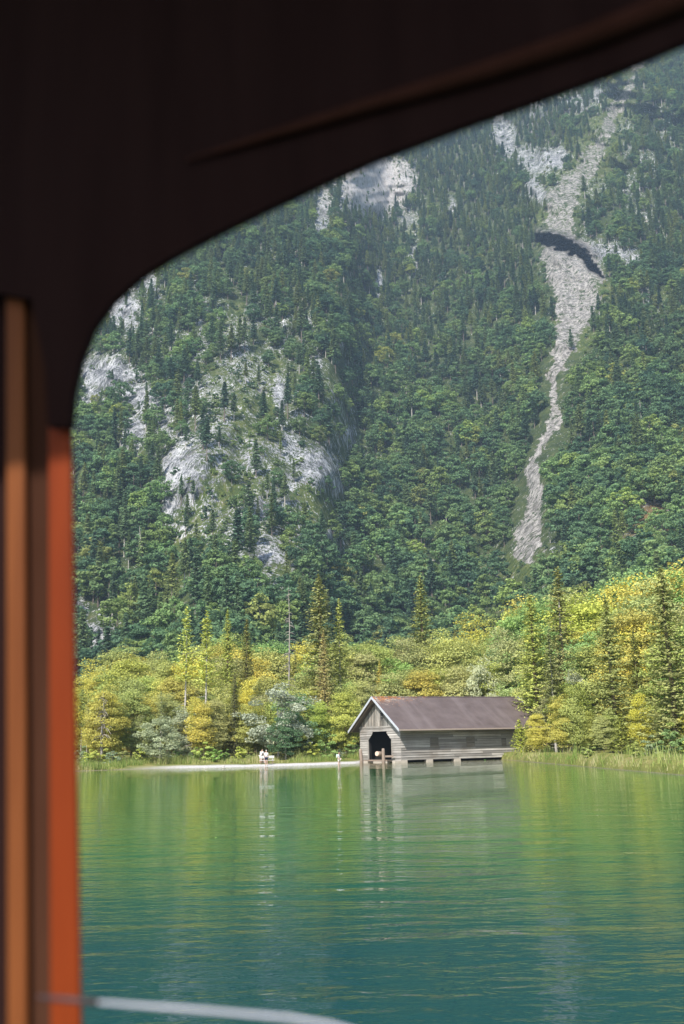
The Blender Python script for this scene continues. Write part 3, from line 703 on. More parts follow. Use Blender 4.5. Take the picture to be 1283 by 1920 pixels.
dirv = (p1-p0).normalized(); b = MB(); b.tube([tuple(-dirv*.03), tuple(-dirv*.002)], [.25, .28], 12); b.build('cut_end', plain('cut_end', (.62, .47, .38)), o)
tag(o, 'thick round log with pale cut end in the boat door left of the post', 'log')
p0 = at_y(722, 1418.5, 126.4); p1 = at_y(738, 1418.0, 125.0)
o = empty('door_rail', p0); b = MB(); b.prism([(0, 0, -.11), (0, .12, -.11), (0, .12, .11), (0, 0, .11)], tuple(p1-p0)); b.build('rail_beam', M_post, o); tag(o, 'pale horizontal beam across the lower boat door right of the post', 'beam')

# ------------------------------------------------------------------ lakeside wood
def near_tree(name, Vq, Fq, tint, trunkmb, H, bark):
    return {'crown': mesh_np(name+'_crown', Vq, Fq, tint), 'trunk': trunkmb.mesh(name+'_trunk') if trunkmb else None, 'H': H, 'bark': bark}
PROT = {}
def mk(kind, n, fn): PROT[kind] = [fn() for _ in range(n)]
def f_broad(wid, low, puffs, per, leaf, flat, lim=12, H=18.0, r=.22, bark=None, drop=0, topk=.75):
    def f():
        v, q, tn, cs = broad_crown(rng, H, wid, low, puffs, per, leaf, flat, drop)
        return near_tree('broadleaf', v, q, tn, trunk_mb(H, r, cs, rng, topk, lim), H, bark or M_barkgold)
    return f
mk('broad', 6, f_broad(.25, .08, 95, 260, .21, .62, drop=.1))
mk('slim', 4, f_broad(.17, .12, 70, 200, .20, .7, r=.15, bark=M_bark))
mk('willow', 4, f_broad(.42, .04, 60, 170, .15, .75, 14, 8.0, .12, M_barkpale, topk=.6))
mk('bush', 4, f_broad(.5, .0, 26, 120, .15, .7, 5, 3.2, .05, M_bark))
def f_spruce(H, rmax, low, whorls, br, seg, leaf, thin, ragged, r, bark, droop=.35):
    def f():
        v, q, tn = spruce_arrays(rng, H, rmax, low, whorls, br, seg, leaf, droop, thin, 1, ragged)
        mb = MB().tube([(0, 0, -.4), (.05, 0, H*.3), (-.05, .03, H*.65), (0, 0, H*.98)], [r, r*.8, r*.5, r*.08], 7)
        for k in range(26):
            z = H*rng.uniform(.08, max(low, .2)+.2); an = rng.random()*6.28; L = rng.uniform(.4, rmax*.6)
            mb.tube([(0, 0, z), (math.cos(an)*L, math.sin(an)*L, z-.15*L)], [.035, .012], 3, cap=False)
        return near_tree('spruce', v, q, tn, mb, H, bark)
    return f
mk('spruce', 4, f_spruce(22.0, 3.6, .05, 70, 13, 19, .185, .92, .45, .28, M_barkgold, .3))
mk('spruce_thin', 4, f_spruce(22.0, 2.6, .22, 58, 9, 15, .19, .88, .5, .2, M_barkpale, .25))
mk('spruce_bare', 3, f_spruce(22.0, 2.2, .5, 34, 8, 12, .20, .85, .5, .17, M_barkpale, .15))
mk('spruce_small', 3, f_spruce(5.0, 1.7, .03, 22, 9, 12, .14, 1, .3, .07, M_bark, .05))
GOLD = (.56, .51, .12); YG = (.48, .52, .14); LG = (.38, .44, .14); MG = (.28, .41, .14); DG = (.10, .19, .06); SIL = (.46, .50, .32); SILG = (.38, .47, .25); OL = (.44, .45, .17); OLB = (.38, .32, .14)
NT_N = [0]
def plant(kind, px, top, Y, col, label, name=None, cat='tree', group=None, wk=1.0, H=None, tilt=0, bark=None):
    pr = PROT[kind][NT_N[0] % len(PROT[kind])] if True else None; NT_N[0] += 1
    X = at_y(px, 1400, Y).x; z0 = float(groundz(X, Y))-.1
    h = H or (at_y(px, top, Y).z-z0)
    nm = name or {'broad': 'broadleaf_tree', 'slim': 'broadleaf_tree', 'willow': 'willow_bush', 'bush': 'bush', 'spruce_small': 'small_spruce'}.get(kind, 'spruce')
    o = empty(nm, (X, Y, z0), rng.uniform(0, 6.28)); s_ = h/pr['H']; o.scale = (s_*wk, s_*wk, s_); o.rotation_euler[1] = R(tilt)
    c = bpy.data.objects.new('crown', pr['crown']); COL.objects.link(c); c.parent = o
    if not pr['crown'].materials: pr['crown'].materials.append(M_leaf)
    j = rng.uniform(.85, 1.15, 3); c.color = (col[0]*j[0], col[1]*j[0]*rng.uniform(.95, 1.05), col[2]*j[2], 1)
    tr = bpy.data.objects.new('trunk', pr['trunk']); COL.objects.link(tr); tr.parent = o
    if not pr['trunk'].materials: pr['trunk'].materials.append(pr['bark'])
    tag(o, label, cat, group); return o
# named trees, front to back where the photograph shows them
plant('spruce', 603, 1075, 150, (0.398, 0.422, 0.139), 'tallest golden green spruce rising above the wood left of the boathouse', wk=1.25)
plant('spruce', 610, 1180, 144, OLB, 'brownish spruce standing directly in front of the tallest golden spruce', wk=.8)
plant('spruce_thin', 641, 1122, 152, (0.447, 0.474, 0.157), 'thin golden spruce with pale trunk just right of the tallest spruce')
plant('spruce_bare', 347, 1135, 142, (0.499, 0.530, 0.175), 'thin bare-stemmed golden spruce, leftmost of the pair with long pale trunks')
plant('spruce_bare', 386, 1146, 138, (0.486, 0.516, 0.170), 'thin golden spruce with the longest bare pale trunk, right of its twin', wk=1.2)
plant('spruce', 426, 1143, 150, (0.341, 0.361, 0.119), 'full olive spruce just right of the two bare-stemmed spruces', wk=.85)
plant('spruce', 463, 1158, 170, (0.224, 0.237, 0.080), 'dark olive spruce peeking over the wood between two golden spruces', wk=.9)
plant('spruce', 440, 1262, 134, (0.141, 0.150, 0.070), 'small dark green spruce in the middle of the golden wood at left', wk=.8)
plant('spruce', 800, 1078, 190, (0.350, 0.371, 0.122), 'tall golden green spruce rising far behind the boathouse roof', wk=1.1)
plant('spruce_thin', 1068, 1063, 140, (0.312, 0.330, 0.109), 'tall thin green spruce rising behind the right end of the boathouse', wk=1.3)
plant('spruce', 1012, 1112, 136, (0.428, 0.454, 0.150), 'pale golden green spruce above the right end of the boathouse roof', wk=1.3)
plant('spruce', 1157, 1122, 112, (0.381, 0.404, 0.134), 'large spruce with dark top and brownish lower branches on the right shore', wk=1.4)
plant('spruce_thin', 1043, 1185, 121, (0.315, 0.333, 0.123), 'slim dark-topped spruce with a white lower trunk right of the boathouse', wk=1.25)
plant('spruce', 1270, 1062, 101, (0.401, 0.424, 0.140), 'big dense olive spruce at the right edge of the picture', wk=1.4)
plant('spruce', 1205, 1180, 122, (0.223, 0.236, 0.081), 'shaded dark spruce between the two big spruces at right', wk=.9)
plant('broad', 1205, 1130, 128, GOLD, 'golden beech crown behind the two big spruces at right', wk=1.1)
plant('spruce_small', 976, 1348, 122.5, (0.385, 0.420, 0.088), 'small yellow green spruce at the right corner of the boathouse wall')
plant('spruce_small', 1003, 1338, 122, (0.385, 0.350, 0.105), 'taller of the two small spruces hiding the right end of the boathouse', wk=1.1)
plant('spruce_small', 990, 1355, 126, (0.298, 0.350, 0.088), 'small spruce half hidden behind the pair at the boathouse corner')
plant('spruce_small', 1168, 1338, 107, (0.298, 0.333, 0.088), 'broad low spruce at the foot of the large spruce on the right shore', wk=1.2)
plant('willow', 300, 1345, 128, SIL, 'low silvery willow bush nearest the shore at left', cat='bush', wk=1.1)
plant('willow', 348, 1328, 134, SIL, 'taller silvery willow bush behind the low one at left', cat='bush')
plant('willow', 400, 1335, 139, SILG, 'grey green willow bush left of the dark round bush', cat='bush', wk=.9)
plant('willow', 522, 1283, 134, SIL, 'tall silvery willow above the people at the bench', cat='tree', wk=1.1)
plant('willow', 560, 1302, 140, (0.245, 0.385, 0.175), 'green willow right behind the tall silvery one', cat='tree', wk=1.0)
plant('willow', 600, 1318, 141, (0.298, 0.403, 0.123), 'yellowish green willow nearest the lone walker', cat='tree', wk=.8)
plant('willow', 536, 1342, 131, (0.114, 0.201, 0.105), 'dark green round bush directly behind the bench', 'bush', 'bush', wk=1.0)
plant('bush', 572, 1372, 131, (0.140, 0.175, 0.052), 'dark olive bush right of the bench', cat='bush', wk=.8)
plant('willow', 655, 1335, 150, SIL, 'silvery grey bush left of the boathouse gable', 'bush', 'bush', wk=.7)
plant('willow', 905, 1238, 160, SIL, 'tall pale silvery tree behind the middle of the boathouse roof', cat='tree', wk=.55)
plant('willow', 952, 1285, 152, SILG, 'grey green tree behind the right part of the boathouse roof', cat='tree', wk=.7)
plant('willow', 985, 1300, 150, SIL, 'silvery tree beside the right roof end of the boathouse', cat='tree', wk=.6)
plant('willow', 1090, 1258, 128, SIL, 'silvery grey tree in the gap right of the boathouse', cat='tree', wk=.5)
plant('broad', 1068, 1275, 122, (0.280, 0.333, 0.061), 'low spreading yellow green tree with dark shade below it, right of the slim spruce', wk=1.25)
plant('broad', 1110, 1240, 130, (0.210, 0.280, 0.061), 'green leafy tree left of the large spruce on the right shore')
def dead(px, top, Y, label, H=None):
    X = at_y(px, 1400, Y).x; z0 = float(groundz(X, Y))-.2; h = at_y(px, top, Y).z-z0
    b = MB(); b.tube([(0, 0, 0), (-.15, 0, h*.4), (.05, 0, h*.75), (-.1, 0, h)], [.2, .14, .08, .02], 7)
    for k in range(70):
        z = h*rng.uniform(.35, .97); an = rng.random()*6.28; L = rng.uniform(.6, 2.6)*(1.15-z/h)+.25
        p = [Vector((0, 0, z)), Vector((math.cos(an)*L*.6, math.sin(an)*L*.6, z-.1*L)), Vector((math.cos(an)*L, math.sin(an)*L, z-.45*L))]
        b.tube(p, [.05, .035, .015], 3, cap=False)
    o = b.build('dead_tree', plain('dead_bark', (.30, .27, .24), scale=3)); o.location = (X, Y, z0); tag(o, label, 'dead tree')
dead(545, 1098, 165, 'bare grey dead spruce standing out against the dark mountain left of the tallest spruce')
dead(192, 1300, 128, 'bare grey dead tree among the thin trunks at far left')
dead(612, 1330, 150, 'short bare grey snag in the bushes behind the walker')
# anonymous trees of the wood
def zone(x): return 'left' if x < 480 else ('behind' if x < 960 else 'right')
ZG = {'left': 'left half of the lakeside wood', 'behind': 'lakeside wood behind the boathouse', 'right': 'lakeside wood on the right shore'}
cols = {'left': [GOLD, YG, LG, YG, OL, GOLD, YG], 'behind': [YG, LG, GOLD, OL, LG, MG, OL, YG], 'right': [GOLD, YG, LG, OL, MG, OL, MG]}
cname = {GOLD: 'golden', YG: 'yellow green', LG: 'light green', MG: 'green', OL: 'olive', OLB: 'brownish'}
def anon(kind, x, top, Y, col, wk=1.0, row=''):
    z = zone(x); k = 'leafy tree' if kind in ('broad', 'slim') else 'spruce'
    lab = f"{cname[col]} {k} in the {row} of the {ZG[z]}"
    plant(kind, x, top, Y, col, lab, wk=wk, group=f"{cname[col]} {k}s in the {row} of the {ZG[z]}")
pr_ = random.Random(5)
for row, Y0, Y1, off, step in (('back row', 205, 240, 8, 27), ('back row', 178, 200, 26, 27), ('middle', 158, 172, 62, 30), ('front', 141, 150, 105, 33)):
    x = 100+pr_.random()*20
    while x < 1340:
        Y = pr_.uniform(Y0, Y1); dY = np.interp(x, [0, 1000, 1300], [0, 0, -30]); Yt = Y+dY
        if shoreY(at_y(x, 1400, Yt).x)+5 < Yt:
            tp = float(boundary(x))+off+pr_.uniform(-14, 22)
            c_ = pr_.choice(cols[zone(x)]); kd = pr_.choice(['broad', 'broad', 'slim'] + (['spruce_thin', 'spruce'] if row != 'front' and pr_.random() < .35 else []))
            if not (row == 'front' and 650 < x < 1000): anon(kd, x, tp, Yt, c_, pr_.uniform(.85, 1.2), row)
        x += step*pr_.uniform(.7, 1.3)
# low front edge: slim trunks and young trees
for x in list(np.arange(120, 490, 15.0))+list(np.arange(560, 690, 22.0))+list(np.arange(1010, 1330, 24.0)):
    xx = x+pr_.uniform(-6, 6); Y = {'left': 133, 'behind': 142, 'right': 124-.075*(x-960)}[zone(x)]+pr_.uniform(-4, 6)
    anon(pr_.choice(['slim', 'slim', 'spruce_bare' if zone(x) == 'left' else 'slim', 'broad']), xx, pr_.uniform(1285, 1345), Y, pr_.choice([YG, OL, LG, OL, GOLD]), pr_.uniform(.8, 1.2), 'front edge')
# fringe bushes
for x in list(np.arange(140, 500, 24.0))+list(np.arange(575, 670, 30.0))+list(np.arange(1020, 1320, 30.0)):
    xx = x+pr_.uniform(-8, 8); X = at_y(xx, 1400, 120).x*1.0; Y = float(shoreY(X))+pr_.uniform(7, 11); X = at_y(xx, 1400, Y).x
    z = zone(xx); c_ = pr_.choice([YG, OL, LG, MG, SILG]); nmc = {YG: 'yellow green', OL: 'olive', LG: 'light green', MG: 'green', SILG: 'grey green'}[c_]
    zz = {'left': 'grass at the foot of the wood at left', 'behind': 'grass behind the gravel beach', 'right': 'grass on the right shore'}[z]
    plant('bush', xx, 0, Y, c_, f'small {nmc} bush in the {zz}', cat='bush', group=f'small {nmc} bushes in the {zz}', H=pr_.uniform(1.2, 3.0))
# undergrowth plant by the boathouse
for i, (xx, h_) in enumerate(((893, .9), (908, 1.1), (924, .8))):
    Y = 128.0+i*.6; X = at_y(xx, 1400, Y).x
    plant('bush', xx, 0, Y-1.2, (.07, .17, .04), ('leftmost', 'middle', 'rightmost')[i]+' of three low bright green plants at the foot of the boathouse side wall', 'waterside_plant', 'plant', H=h_)
# ------------------------------------------------------------------ grass
gp = []
def scatter(n, X0, X1, s0, s1, h0, h1, skip=None):
    X = rng.uniform(X0, X1, n); s = rng.uniform(s0, s1, n); Y = shoreY(X)+s
    k = np.ones(n, bool)
    if skip is not None: k = ~skip(X, Y, s)
    cl = fbm(X*.5, Y*.5, 51, 3); k &= cl > .34
    return np.stack([X, Y, groundz(X, Y), rng.uniform(h0, h1, n)*(.15+2.6*cl*cl)], 1)[k]
bsk = lambda X, Y, s: ((X > -26) & (X < 3.5) & (s < 4.2+fbm(X*.4, s*0, 8)*1.2)) | ((-.0 < (X-BX)*ca+(Y-BY)*sa) & ((X-BX)*ca+(Y-BY)*sa < BL) & (-(X-BX)*sa+(Y-BY)*ca > -.2) & (-(X-BX)*sa+(Y-BY)*ca < BW))
G = np.concatenate([scatter(26000, -48, 4, .4, 14, .35, .8, bsk), scatter(5000, -40, 4, 4, 24, .5, 1.0, bsk), scatter(34000, 12, 66, .5, 14, .22, .55, bsk), scatter(8000, 12, 66, 8, 24, .5, 1.0, bsk)])
n = len(G); an = rng.uniform(0, 6.28, n); wv = rng.uniform(.02, .055, n); ln = rng.normal(size=(n, 2))*.18*G[:, 3:4]
dx = np.cos(an)*wv; dy = np.sin(an)*wv
Vg = np.stack([np.stack([G[:, 0]-dx, G[:, 1]-dy, G[:, 2]-.05], 1), np.stack([G[:, 0]+dx, G[:, 1]+dy, G[:, 2]-.05], 1), np.stack([G[:, 0]+ln[:, 0], G[:, 1]+ln[:, 1], G[:, 2]+G[:, 3]], 1)], 1).reshape(-1, 3)
me = mesh_np('shore_grass', Vg, np.arange(3*n).reshape(-1, 3), np.clip(.5+.9*(fbm(G[:, 0]*.3, G[:, 1]*.3, 61)-.5)+rng.normal(size=n)*.15, 0, 1))
t = NT('shore_grass'); c = t.ramp(t.attr('tint'), [(.1, (.14, .23, .05)), (.4, (.27, .34, .09)), (.62, (.40, .41, .15)), (.85, (.52, .47, .26))])
d = t.add('ShaderNodeBsdfDiffuse'); tr = t.add('ShaderNodeBsdfTranslucent'); mx = t.add('ShaderNodeMixShader'); mx.inputs[0].default_value = .35
t.l.new(c, d.inputs[0]); t.l.new(c, tr.inputs[0]); t.l.new(d.outputs[0], mx.inputs[1]); t.l.new(tr.outputs[0], mx.inputs[2]); t.l.new(mx.outputs[0], t.out.inputs[0]); t.n.remove(t.b)
tag(link('shore_grass', me, t.m), 'tall yellow green grass growing along the lake shore', 'grass', kind='stuff')

# ------------------------------------------------------------------ driftwood, stones
def lump(name, px, py, w, h, dpt, mat, label, cat, group=None, rot=0, zb=None):
    p = at_z(px, py, .05); bm = bmesh.new(); bmesh.ops.create_icosphere(bm, subdivisions=3, radius=1)
    sd_ = rng.random()*50
    for v in bm.verts:
        f = 1+.35*(float(vnoise(np.array(v.co.x*1.7+sd_), np.array(v.co.y*1.7+v.co.z*1.3), 5))-.5)*2
        v.co = Vector((v.co.x*w/2*f, v.co.y*dpt/2*f, v.co.z*h/2*f))
    me = bpy.data.meshes.new(name); bm.to_mesh(me); bm.free(); o = link(name, me, mat); o.location = (p.x, p.y, h*.3); o.rotation_euler = (0, R(rot), 0)
    return tag(o, label, cat, group)
M_stone = plain('shore_stone', (.50, .47, .44), .9, scale=3, var=.4)
def driftlog(px, py, L, r, label, tilt=0, yaw=0):
    p = at_z(px, py, .1); b = MB()
    b.tube([(-L/2, 0, 0), (-L*.2, .05, .04), (L*.25, -.04, .0+tilt*.4), (L/2, .02, tilt)], [r*.7, r, r*.9, r*.5], 8)
    
    for k in range(3): b.tube([(L*(-.2+.22*k), 0, .05), (L*(-.14+.22*k), .1, .3+.1*k)], [r*.3, r*.12], 5)
    o = b.build('driftwood', M_barkpale, None, True); o.location = (p.x, p.y, .12); o.rotation_euler = (0, 0, R(yaw)); tag(o, label, 'driftwood')
driftlog(940, 1421.5, 3.4, .12, 'thin dark driftwood log lying along the water edge right of the boathouse')
driftlog(1043, 1419, 2.2, .26, 'thick pale driftwood stump lying on the shore right of the small spruces', -.2, -12)
driftlog(980, 1422.5, 1.6, .07, 'short driftwood stick at the water edge below the small spruces', .05, 5)
for i, (x, y, w) in enumerate(((1158, 1428, .9), (1172, 1430, .6), (1196, 1431, .8), (1212, 1431.5, .7), (1225, 1431, 1.0), (1236, 1432, .8), (1110, 1426, .5))):
    lump('stone', x, y, w, .3, .5, M_stone, 'pale stone lying at the water edge of the right shore', 'stone', 'pale stones along the right shore')
for i, (x, y, w) in enumerate(((232, 1441, .8), (258, 1440.5, .5), (205, 1442, .6), (420, 1437.5, .4), (385, 1438, .5))):
    lump('stone', x, y, w, .22, .5, M_stone, 'pale stone at the water edge of the grassy shore at left', 'stone', 'pale stones along the left shore')
# ------------------------------------------------------------------ benches
M_white = plain('white_wood', (.55, .55, .54), .6, .4, .08)
M_grey = plain('grey_wood', (.5, .48, .45), .8)
def bench(px, py, L, label, yaw, back=True, Hs=.45):
    p = at_z(px, py, .28); s0 = groundz(p.x, p.y); o = empty('bench', (p.x, p.y, float(s0)), R(yaw)); b = MB()
    for k in range(3): b.box(-L/2, L/2, -.2+k*.14, -.08+k*.14, Hs-.05, Hs)
    b.build('seat', M_white if back else M_grey, o)
    if back:
        b = MB(); b.box(-L/2, L/2, .24, .28, .66, .76); b.box(-L/2, L/2, .245, .285, .80, .94); b.build('backrest', M_white, o)
        for x in (-L*.4, L*.4): MB().box(x-.03, x+.03, .286, .33, 0, .9).build('back_post', M_white, o)
    for x in (-L*.4, L*.4): MB().box(x-.05, x+.05, -.18, .2, -.05, Hs-.053).build('leg', M_barkgold if back else M_grey, o)
    tag(o, label, 'bench'); return p, float(s0)
bp_, bz = bench(500.5, 1431.3, 1.75, 'white slatted bench beside the two people on the gravel beach', 4)
bench(346, 1432.5, 2.0, 'low grey plank bench in the grass left of the gravel beach', 0, False, .4)
# ------------------------------------------------------------------ people
M_skin = plain('skin', (.52, .32, .24), .6, .3, .06); M_shirt = plain('white_cotton', (.70, .70, .72), .9, .1, .05); M_hair = plain('dark_hair', (.03, .022, .018), .7, .3, .2)
M_navy = plain('navy_cloth', (.03, .04, .08), .9, .1); M_shoe = plain('dark_shoes', (.04, .035, .035), .7); M_lshort = plain('light_shorts', (.72, .68, .64), .9, .1, .06); M_pale = plain('pale_green_bag', (.5, .66, .58), .9, .1, .08); M_red = plain('red_cloth', (.4, .08, .07), .9, .1); M_ghair = plain('grey_hair', (.55, .52, .5), .8)
def skin(name, verts, edges, rad, mat, parent, root=0):
    me = bpy.data.meshes.new(name); me.from_pydata(verts, edges, []); o = link(name, me, mat, parent)
    m = o.modifiers.new('skin', 'SKIN'); m.use_smooth_shade = True
    for i, r_ in enumerate(rad): me.skin_vertices[0].data[i].radius = (r_, r_) if not hasattr(r_, '__len__') else r_
    me.skin_vertices[0].data[root].use_root = True
    s = o.modifiers.new('sub', 'SUBSURF'); s.levels = 1; s.render_levels = 1; return o
def person(loc, yaw, pose, hair, top, bottom, label, bag=None, hsc=1.0):
    """pose: 'stand', 'bend' or 'sit'. Figure faces -Y locally."""
    o = empty('person', loc, R(yaw)); o.scale = (hsc,)*3
    if pose == 'sit':
        hip = Vector((0, .0, .52)); ch = Vector((0, -.10, .95)); nk = Vector((0, -.16, 1.14)); hd = Vector((0, -.22, 1.29))
        kn = [Vector((-.11, -.44, .50)), Vector((.13, -.42, .50))]; an_ = [Vector((-.12, -.42, .09)), Vector((.14, -.50, .09))]
        el = [Vector((-.27, -.16, .82)), Vector((.27, -.16, .82))]; ha = [Vector((-.14, -.38, .66)), Vector((.12, -.40, .68))]
    elif pose == 'bend':
        hip = Vector((0, .05, .92)); ch = Vector((0, -.14, 1.25)); nk = Vector((0, -.24, 1.42)); hd = Vector((0, -.33, 1.54))
        kn = [Vector((-.10, .0, .50)), Vector((.12, -.04, .50))]; an_ = [Vector((-.11, .08, .09)), Vector((.13, .02, .09))]
        el = [Vector((-.24, -.26, 1.08)), Vector((.24, -.28, 1.08))]; ha = [Vector((-.14, -.46, .96)), Vector((.12, -.48, .98))]
    else:
        hip = Vector((0, 0, .93)); ch = Vector((0, .01, 1.30)); nk = Vector((0, 0, 1.47)); hd = Vector((0, -.03, 1.61))
        kn = [Vector((-.10, -.02, .50)), Vector((.11, -.05, .50))]; an_ = [Vector((-.11, .05, .09)), Vector((.13, -.04, .09))]
        el = [Vector((-.25, .03, 1.14)), Vector((.25, .02, 1.14))]; ha = [Vector((-.22, -.16, .94)), Vector((.22, -.17, .96))]
    sh = [nk+Vector((-.18, .02, -.08)), nk+Vector((.18, .02, -.08))]; hp = [hip+Vector((-.10, 0, -.06)), hip+Vector((.10, 0, -.06))]
    vs = [hip, hip.lerp(ch, .5), ch, nk, nk.lerp(hd, .45), hd, hd+(hd-nk).normalized()*.09]; rd = [(.14, .11), (.13, .10), (.15, .11), (.07, .07), .055, (.085, .10), (.06, .07)]
    ed = [(0, 1), (1, 2), (2, 3), (3, 4), (4, 5), (5, 6)]
    for i in (0, 1):
        b = len(vs); s_ = -1 if i == 0 else 1
        vs += [sh[i], el[i], ha[i], ha[i]+(ha[i]-el[i]).normalized()*.09]; rd += [.055, .042, .03, .032]; ed += [(2, b), (b, b+1), (b+1, b+2), (b+2, b+3)]
        for f in range(5):
            v = (ha[i]-el[i]).normalized(); off = Vector((s_*(-.03+.015*f), 0, 0)) if f else Vector((-s_*.05, 0, 0))
            k = len(vs); vs += [ha[i]+v*.09+off+v*(.03 if f else -.03), ha[i]+v*(.09+(.07 if f else .01))+off*1.2+Vector((0, -.01, 0))]; rd += [.009, .007]; ed += [(b+3, k), (k, k+1)]
        b = len(vs); vs += [hp[i], kn[i], an_[i], an_[i]+Vector((0, .03, -.05)), an_[i]+Vector((0, -.15, -.06))]; rd += [.085, .058, .04, .04, .03]; ed += [(0, b), (b, b+1), (b+1, b+2), (b+2, b+3), (b+3, b+4)]
    skin('body', vs, ed, rd, M_skin, o)
    sv = [hip+Vector((0, 0, .02)), hip.lerp(ch, .5), ch, nk+Vector((0, .01, -.06)), sh[0], sh[0].lerp(el[0], .75), sh[1], sh[1].lerp(el[1], .75)]
    skin('shirt', sv, [(0, 1), (1, 2), (2, 3), (2, 4), (4, 5), (2, 6), (6, 7)], [(.165, .135), (.155, .125), (.17, .13), .085, .075, .07, .075, .07], top, o)
    bv = [hip+Vector((0, 0, .02)), hp[0], hp[0].lerp(kn[0], .75), hp[1], hp[1].lerp(kn[1], .75)]
    skin('shorts', bv, [(0, 1), (1, 2), (0, 3), (3, 4)], [(.16, .13), .105, .095, .105, .095], bottom, o)
    up_ = (hd-nk).normalized()
    skin('hair', [hd+up_*.02+Vector((0, .045, -.02)), hd+up_*.09+Vector((0, .02, .02)), hd+up_*.115+Vector((0, -.03, .01))], [(0, 1), (1, 2)], [.088, .082, .05], hair, o)
    for i in (0, 1): skin('shoe', [an_[i]+Vector((0, .04, -.05)), an_[i]+Vector((0, -.16, -.06))], [(0, 1)], [.05, .042], M_shoe, o)
    for sx_e in (-.033, .033):
        b = MB(); c = hd+Vector((sx_e, -.098, .0)); b.tube([c, c+Vector((0, -.01, 0))], [.012, .008], 6); b.build('eye', M_hair, o)
    b = MB(); c = hd+Vector((0, -.10, -.02)); b.tube([c+Vector((0, .01, .03)), c+Vector((0, -.022, -.01)), c+Vector((0, .01, -.02))], [.008, .014, .008], 6); b.build('nose', M_skin, o)
    if bag:
        bo = tag(empty('backpack', o.location+Vector((math.cos(R(yaw)), math.sin(R(yaw)), 0))*0, R(yaw)), bag[1], 'backpack'); cc = ch+Vector((0, .20, .0)); bo.scale = o.scale
        bb = MB(); bb.box(-.14, .14, cc.y-.06, cc.y+.10, cc.z-.24, cc.z+.17); bb.build('bag_body', bag[0], bo, bevel=.05)
        MB().box(-.11, .11, cc.y+.102, cc.y+.15, cc.z-.2, cc.z-.02).build('front_pocket', bag[2], bo, bevel=.02)
        for sx_s in (-.1, .1): MB().tube([(sx_s, cc.y-.05, cc.z+.15), (sx_s, cc.y-.2, cc.z+.2), (sx_s, cc.y-.34, cc.z+.05), (sx_s, cc.y-.2, cc.z-.18)], .018, 5).build('strap', bag[2], bo)
    tag(o, label, 'person'); return o
p = at_z(489.5, 1432.4, .2)
person((p.x, p.y-.1, float(groundz(p.x, p.y))), 150, 'bend', M_hair, M_shirt, M_lshort, 'leftmost person, dark haired in white shirt and pale shorts, stooping beside the bench')
person((p.x+.42, p.y+.35, float(groundz(p.x+.4, p.y+.4))), -20, 'sit', M_hair, M_lshort, M_navy, 'dark haired person sitting low between the stooping and the standing person')
tag(link('boulder', MB().box(-.22, .22, -.2, .2, -.1, .42).mesh('boulder'), M_stone, loc=(p.x+.42, p.y+.38, float(groundz(p.x+.4, p.y+.4)))), 'squared stone block used as a seat beside the bench', 'stone')
bpy.data.objects['boulder'].modifiers.new('b', 'BEVEL').width = .06
p = at_z(499.5, 1433.2, .2)
person((p.x, p.y, float(groundz(p.x, p.y))), 172, 'stand', M_ghair, M_shirt, M_navy, 'grey haired person in white shirt and navy shorts standing with back turned beside the bench')
p = at_z(636, 1430.2, .2)
person((p.x, p.y, float(groundz(p.x, p.y))), 60, 'stand', M_hair, M_shirt, M_lshort, 'lone walker in white shirt and pale shorts on the beach left of the boathouse', (M_pale, 'pale green backpack worn by the lone walker on the beach', M_navy))

# ------------------------------------------------------------------ tour boat window the picture is taken through
WP0 = Vector((0, .55, CAMH)); WN = Vector((.36, 1, 0)).normalized()      # plane of the window wall, nearer on the right
def onwin(px, py, back=0.0):
    d = Vector(ray(px, py)); c = Vector((0, 0, CAMH)); q = WP0 - WN*back
    return c + d*((q-c).dot(WN)/d.dot(WN))
def varnish(name, c0, c1, rough=.3, sc=(1, 1, .08)):
    t = NT(name); n = t.noise(9, 5, .6, (sc[0]*4, sc[1]*4, sc[2]*4)); t.bump(n, .1, .002)
    return t.base(t.ramp(n, [(.35, c0), (.65, c1)]), rough, .5)
M_vdark = varnish('dark_stained_wood', (.016, .0075, .0065), (.021, .010, .0085), .9); M_vdark.node_tree.nodes['Principled BSDF'].inputs['Specular IOR Level'].default_value = .03
M_vmold = varnish('reddish_moulding_wood', (.034, .012, .007), (.046, .016, .010), .8); M_vmold.node_tree.nodes['Principled BSDF'].inputs['Specular IOR Level'].default_value = .05
M_vorange = varnish('orange_varnished_wood', (.13, .020, .004), (.185, .030, .005), .6); M_vorange.node_tree.nodes['Principled BSDF'].inputs['Specular IOR Level'].default_value = .1
M_vtan = varnish('tan_varnished_wood', (.115, .034, .010), (.165, .052, .015), .6); M_vtan.node_tree.nodes['Principled BSDF'].inputs['Specular IOR Level'].default_value = .1
M_vbrown = varnish('brown_frame_wood', (.035, .013, .007), (.055, .023, .013), .8); M_vbrown.node_tree.nodes['Principled BSDF'].inputs['Specular IOR Level'].default_value = .05
cb = tag(empty('boat_cabin', (WP0.x, WP0.y, WP0.z)), 'dark wooden window frame of the tour boat with arched top and orange post', 'boat')
loc = lambda v: tuple(Vector(v)-WP0)
arch = [(1900, -190), (1600, -60), (1450, 4), (1283, 78), (1150, 134), (1000, 189), (850, 242), (700, 299), (600, 344), (500, 391), (400, 440), (320, 482), (260, 520), (210, 565), (172, 618), (148, 680), (135, 740), (131, 790), (128, 800)]
b = MB(); poly = [loc(onwin(*q)) for q in arch] + [loc(onwin(*q)) for q in ((90, 800), (84, 690), (58, 560), (-60, 540), (-500, 500), (-500, -700), (1900, -700))]  # lower left edge dips over the post tops in place of their shade
b.prism(poly, tuple(WN*.006)); hd_o = b.build('header_board', M_vdark, cb)
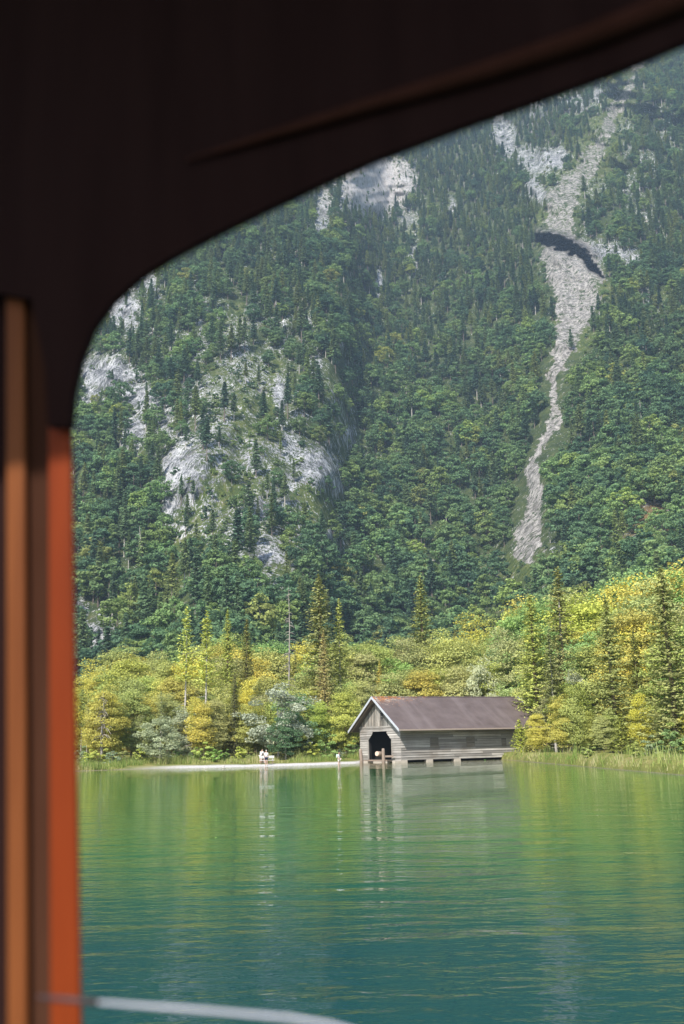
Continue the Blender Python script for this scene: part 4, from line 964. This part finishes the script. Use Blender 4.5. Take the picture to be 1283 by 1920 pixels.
b = MB(); mp_ = [(1500, -120), (1283, -2), (1100, 72), (900, 138), (700, 196), (520, 250), (350, 300)]
b.tube([loc(onwin(x, y, .004)) for x, y in mp_], [.008, .0075, .007, .006, .0045, .003, .001], 10); b.build('moulding', M_vmold, cb, True)
def strip(name, mat, pts_top, pts_bot, back, thick):
    b = MB(); b.prism([loc(onwin(*q, back)) for q in (pts_top[0], pts_top[1], pts_bot[1], pts_bot[0])], tuple(WN*thick)); return b.build(name, mat, cb, bevel=.002)
strip('outer_post', M_vorange, ((88, 500), (126, 500)), ((93, 2300), (156, 2300)), -.010, .004)
bpy.data.objects['outer_post'].location = (0, 0, 0)
strip('window_channel', M_vbrown, ((38, 400), (96, 400)), ((42, 2300), (101, 2300)), -.016, .004)
strip('inner_post', M_vtan, ((9, 400), (44, 400)), ((12, 2300), (50, 2300)), -.010, .004)
strip('inner_panel', M_vdark, ((-500, 300), (12, 300)), ((-500, 2300), (15, 2300)), -.017, .004)
# unseen roof slab, cut short to set the shadow on the window frame
ztop = onwin(640, -690).z - WP0.z
pa, pb = Vector(loc(onwin(-500, -700))), Vector(loc(onwin(1900, -700)))
b = MB(); q0, q1 = Vector((pa.x, pa.y, ztop)), Vector((pb.x, pb.y, ztop))
b.prism([q0+WN*.15, q1+WN*.15, q1-WN*.57, q0-WN*.57], (0, 0, .03)); b.build('shade_roof', M_vdark, cb)
# white line
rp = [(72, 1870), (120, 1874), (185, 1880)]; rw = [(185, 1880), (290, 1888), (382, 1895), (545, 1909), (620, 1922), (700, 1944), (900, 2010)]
ro = tag(empty('rope', loc_ := onwin(72, 1872, .02)), 'thin white rope stretched from the window post across the bottom', 'rope')
b = MB(); b.tube([tuple(onwin(x, y, .02)-loc_) for x, y in rw], [.0010]+[.0011]*5+[.0012], 10); b.build('white_line', plain('white_rope', (.36, .36, .41), .7), ro, True)
b = MB(); b.tube([tuple(onwin(x, y, .02)-loc_) for x, y in rp], [.0013, .0015, .0018], 10); b.build('shaded_end', plain('shaded_end', (.05, .03, .03), .6), ro, True)  # shaded left end of the rope, its shade painted as a dark colour
# ------------------------------------------------------------------ air
t = NT('haze_air'); t.n.remove(t.b); pv = t.add('ShaderNodeVolumePrincipled'); pv.inputs['Density'].default_value = .00014
pv.inputs['Color'].default_value = (.55, .75, 1.0, 1); pv.inputs['Anisotropy'].default_value = 0.0
t.l.new(pv.outputs[0], t.out.inputs['Volume'])
hb = MB().box(-1500, 1500, -80, 2300, -8, 2300).build('haze', t.m); tag(hb, kind='stuff')
hb['label'] = 'thin blue haze in the air in front of the mountainside'; hb['category'] = 'haze'
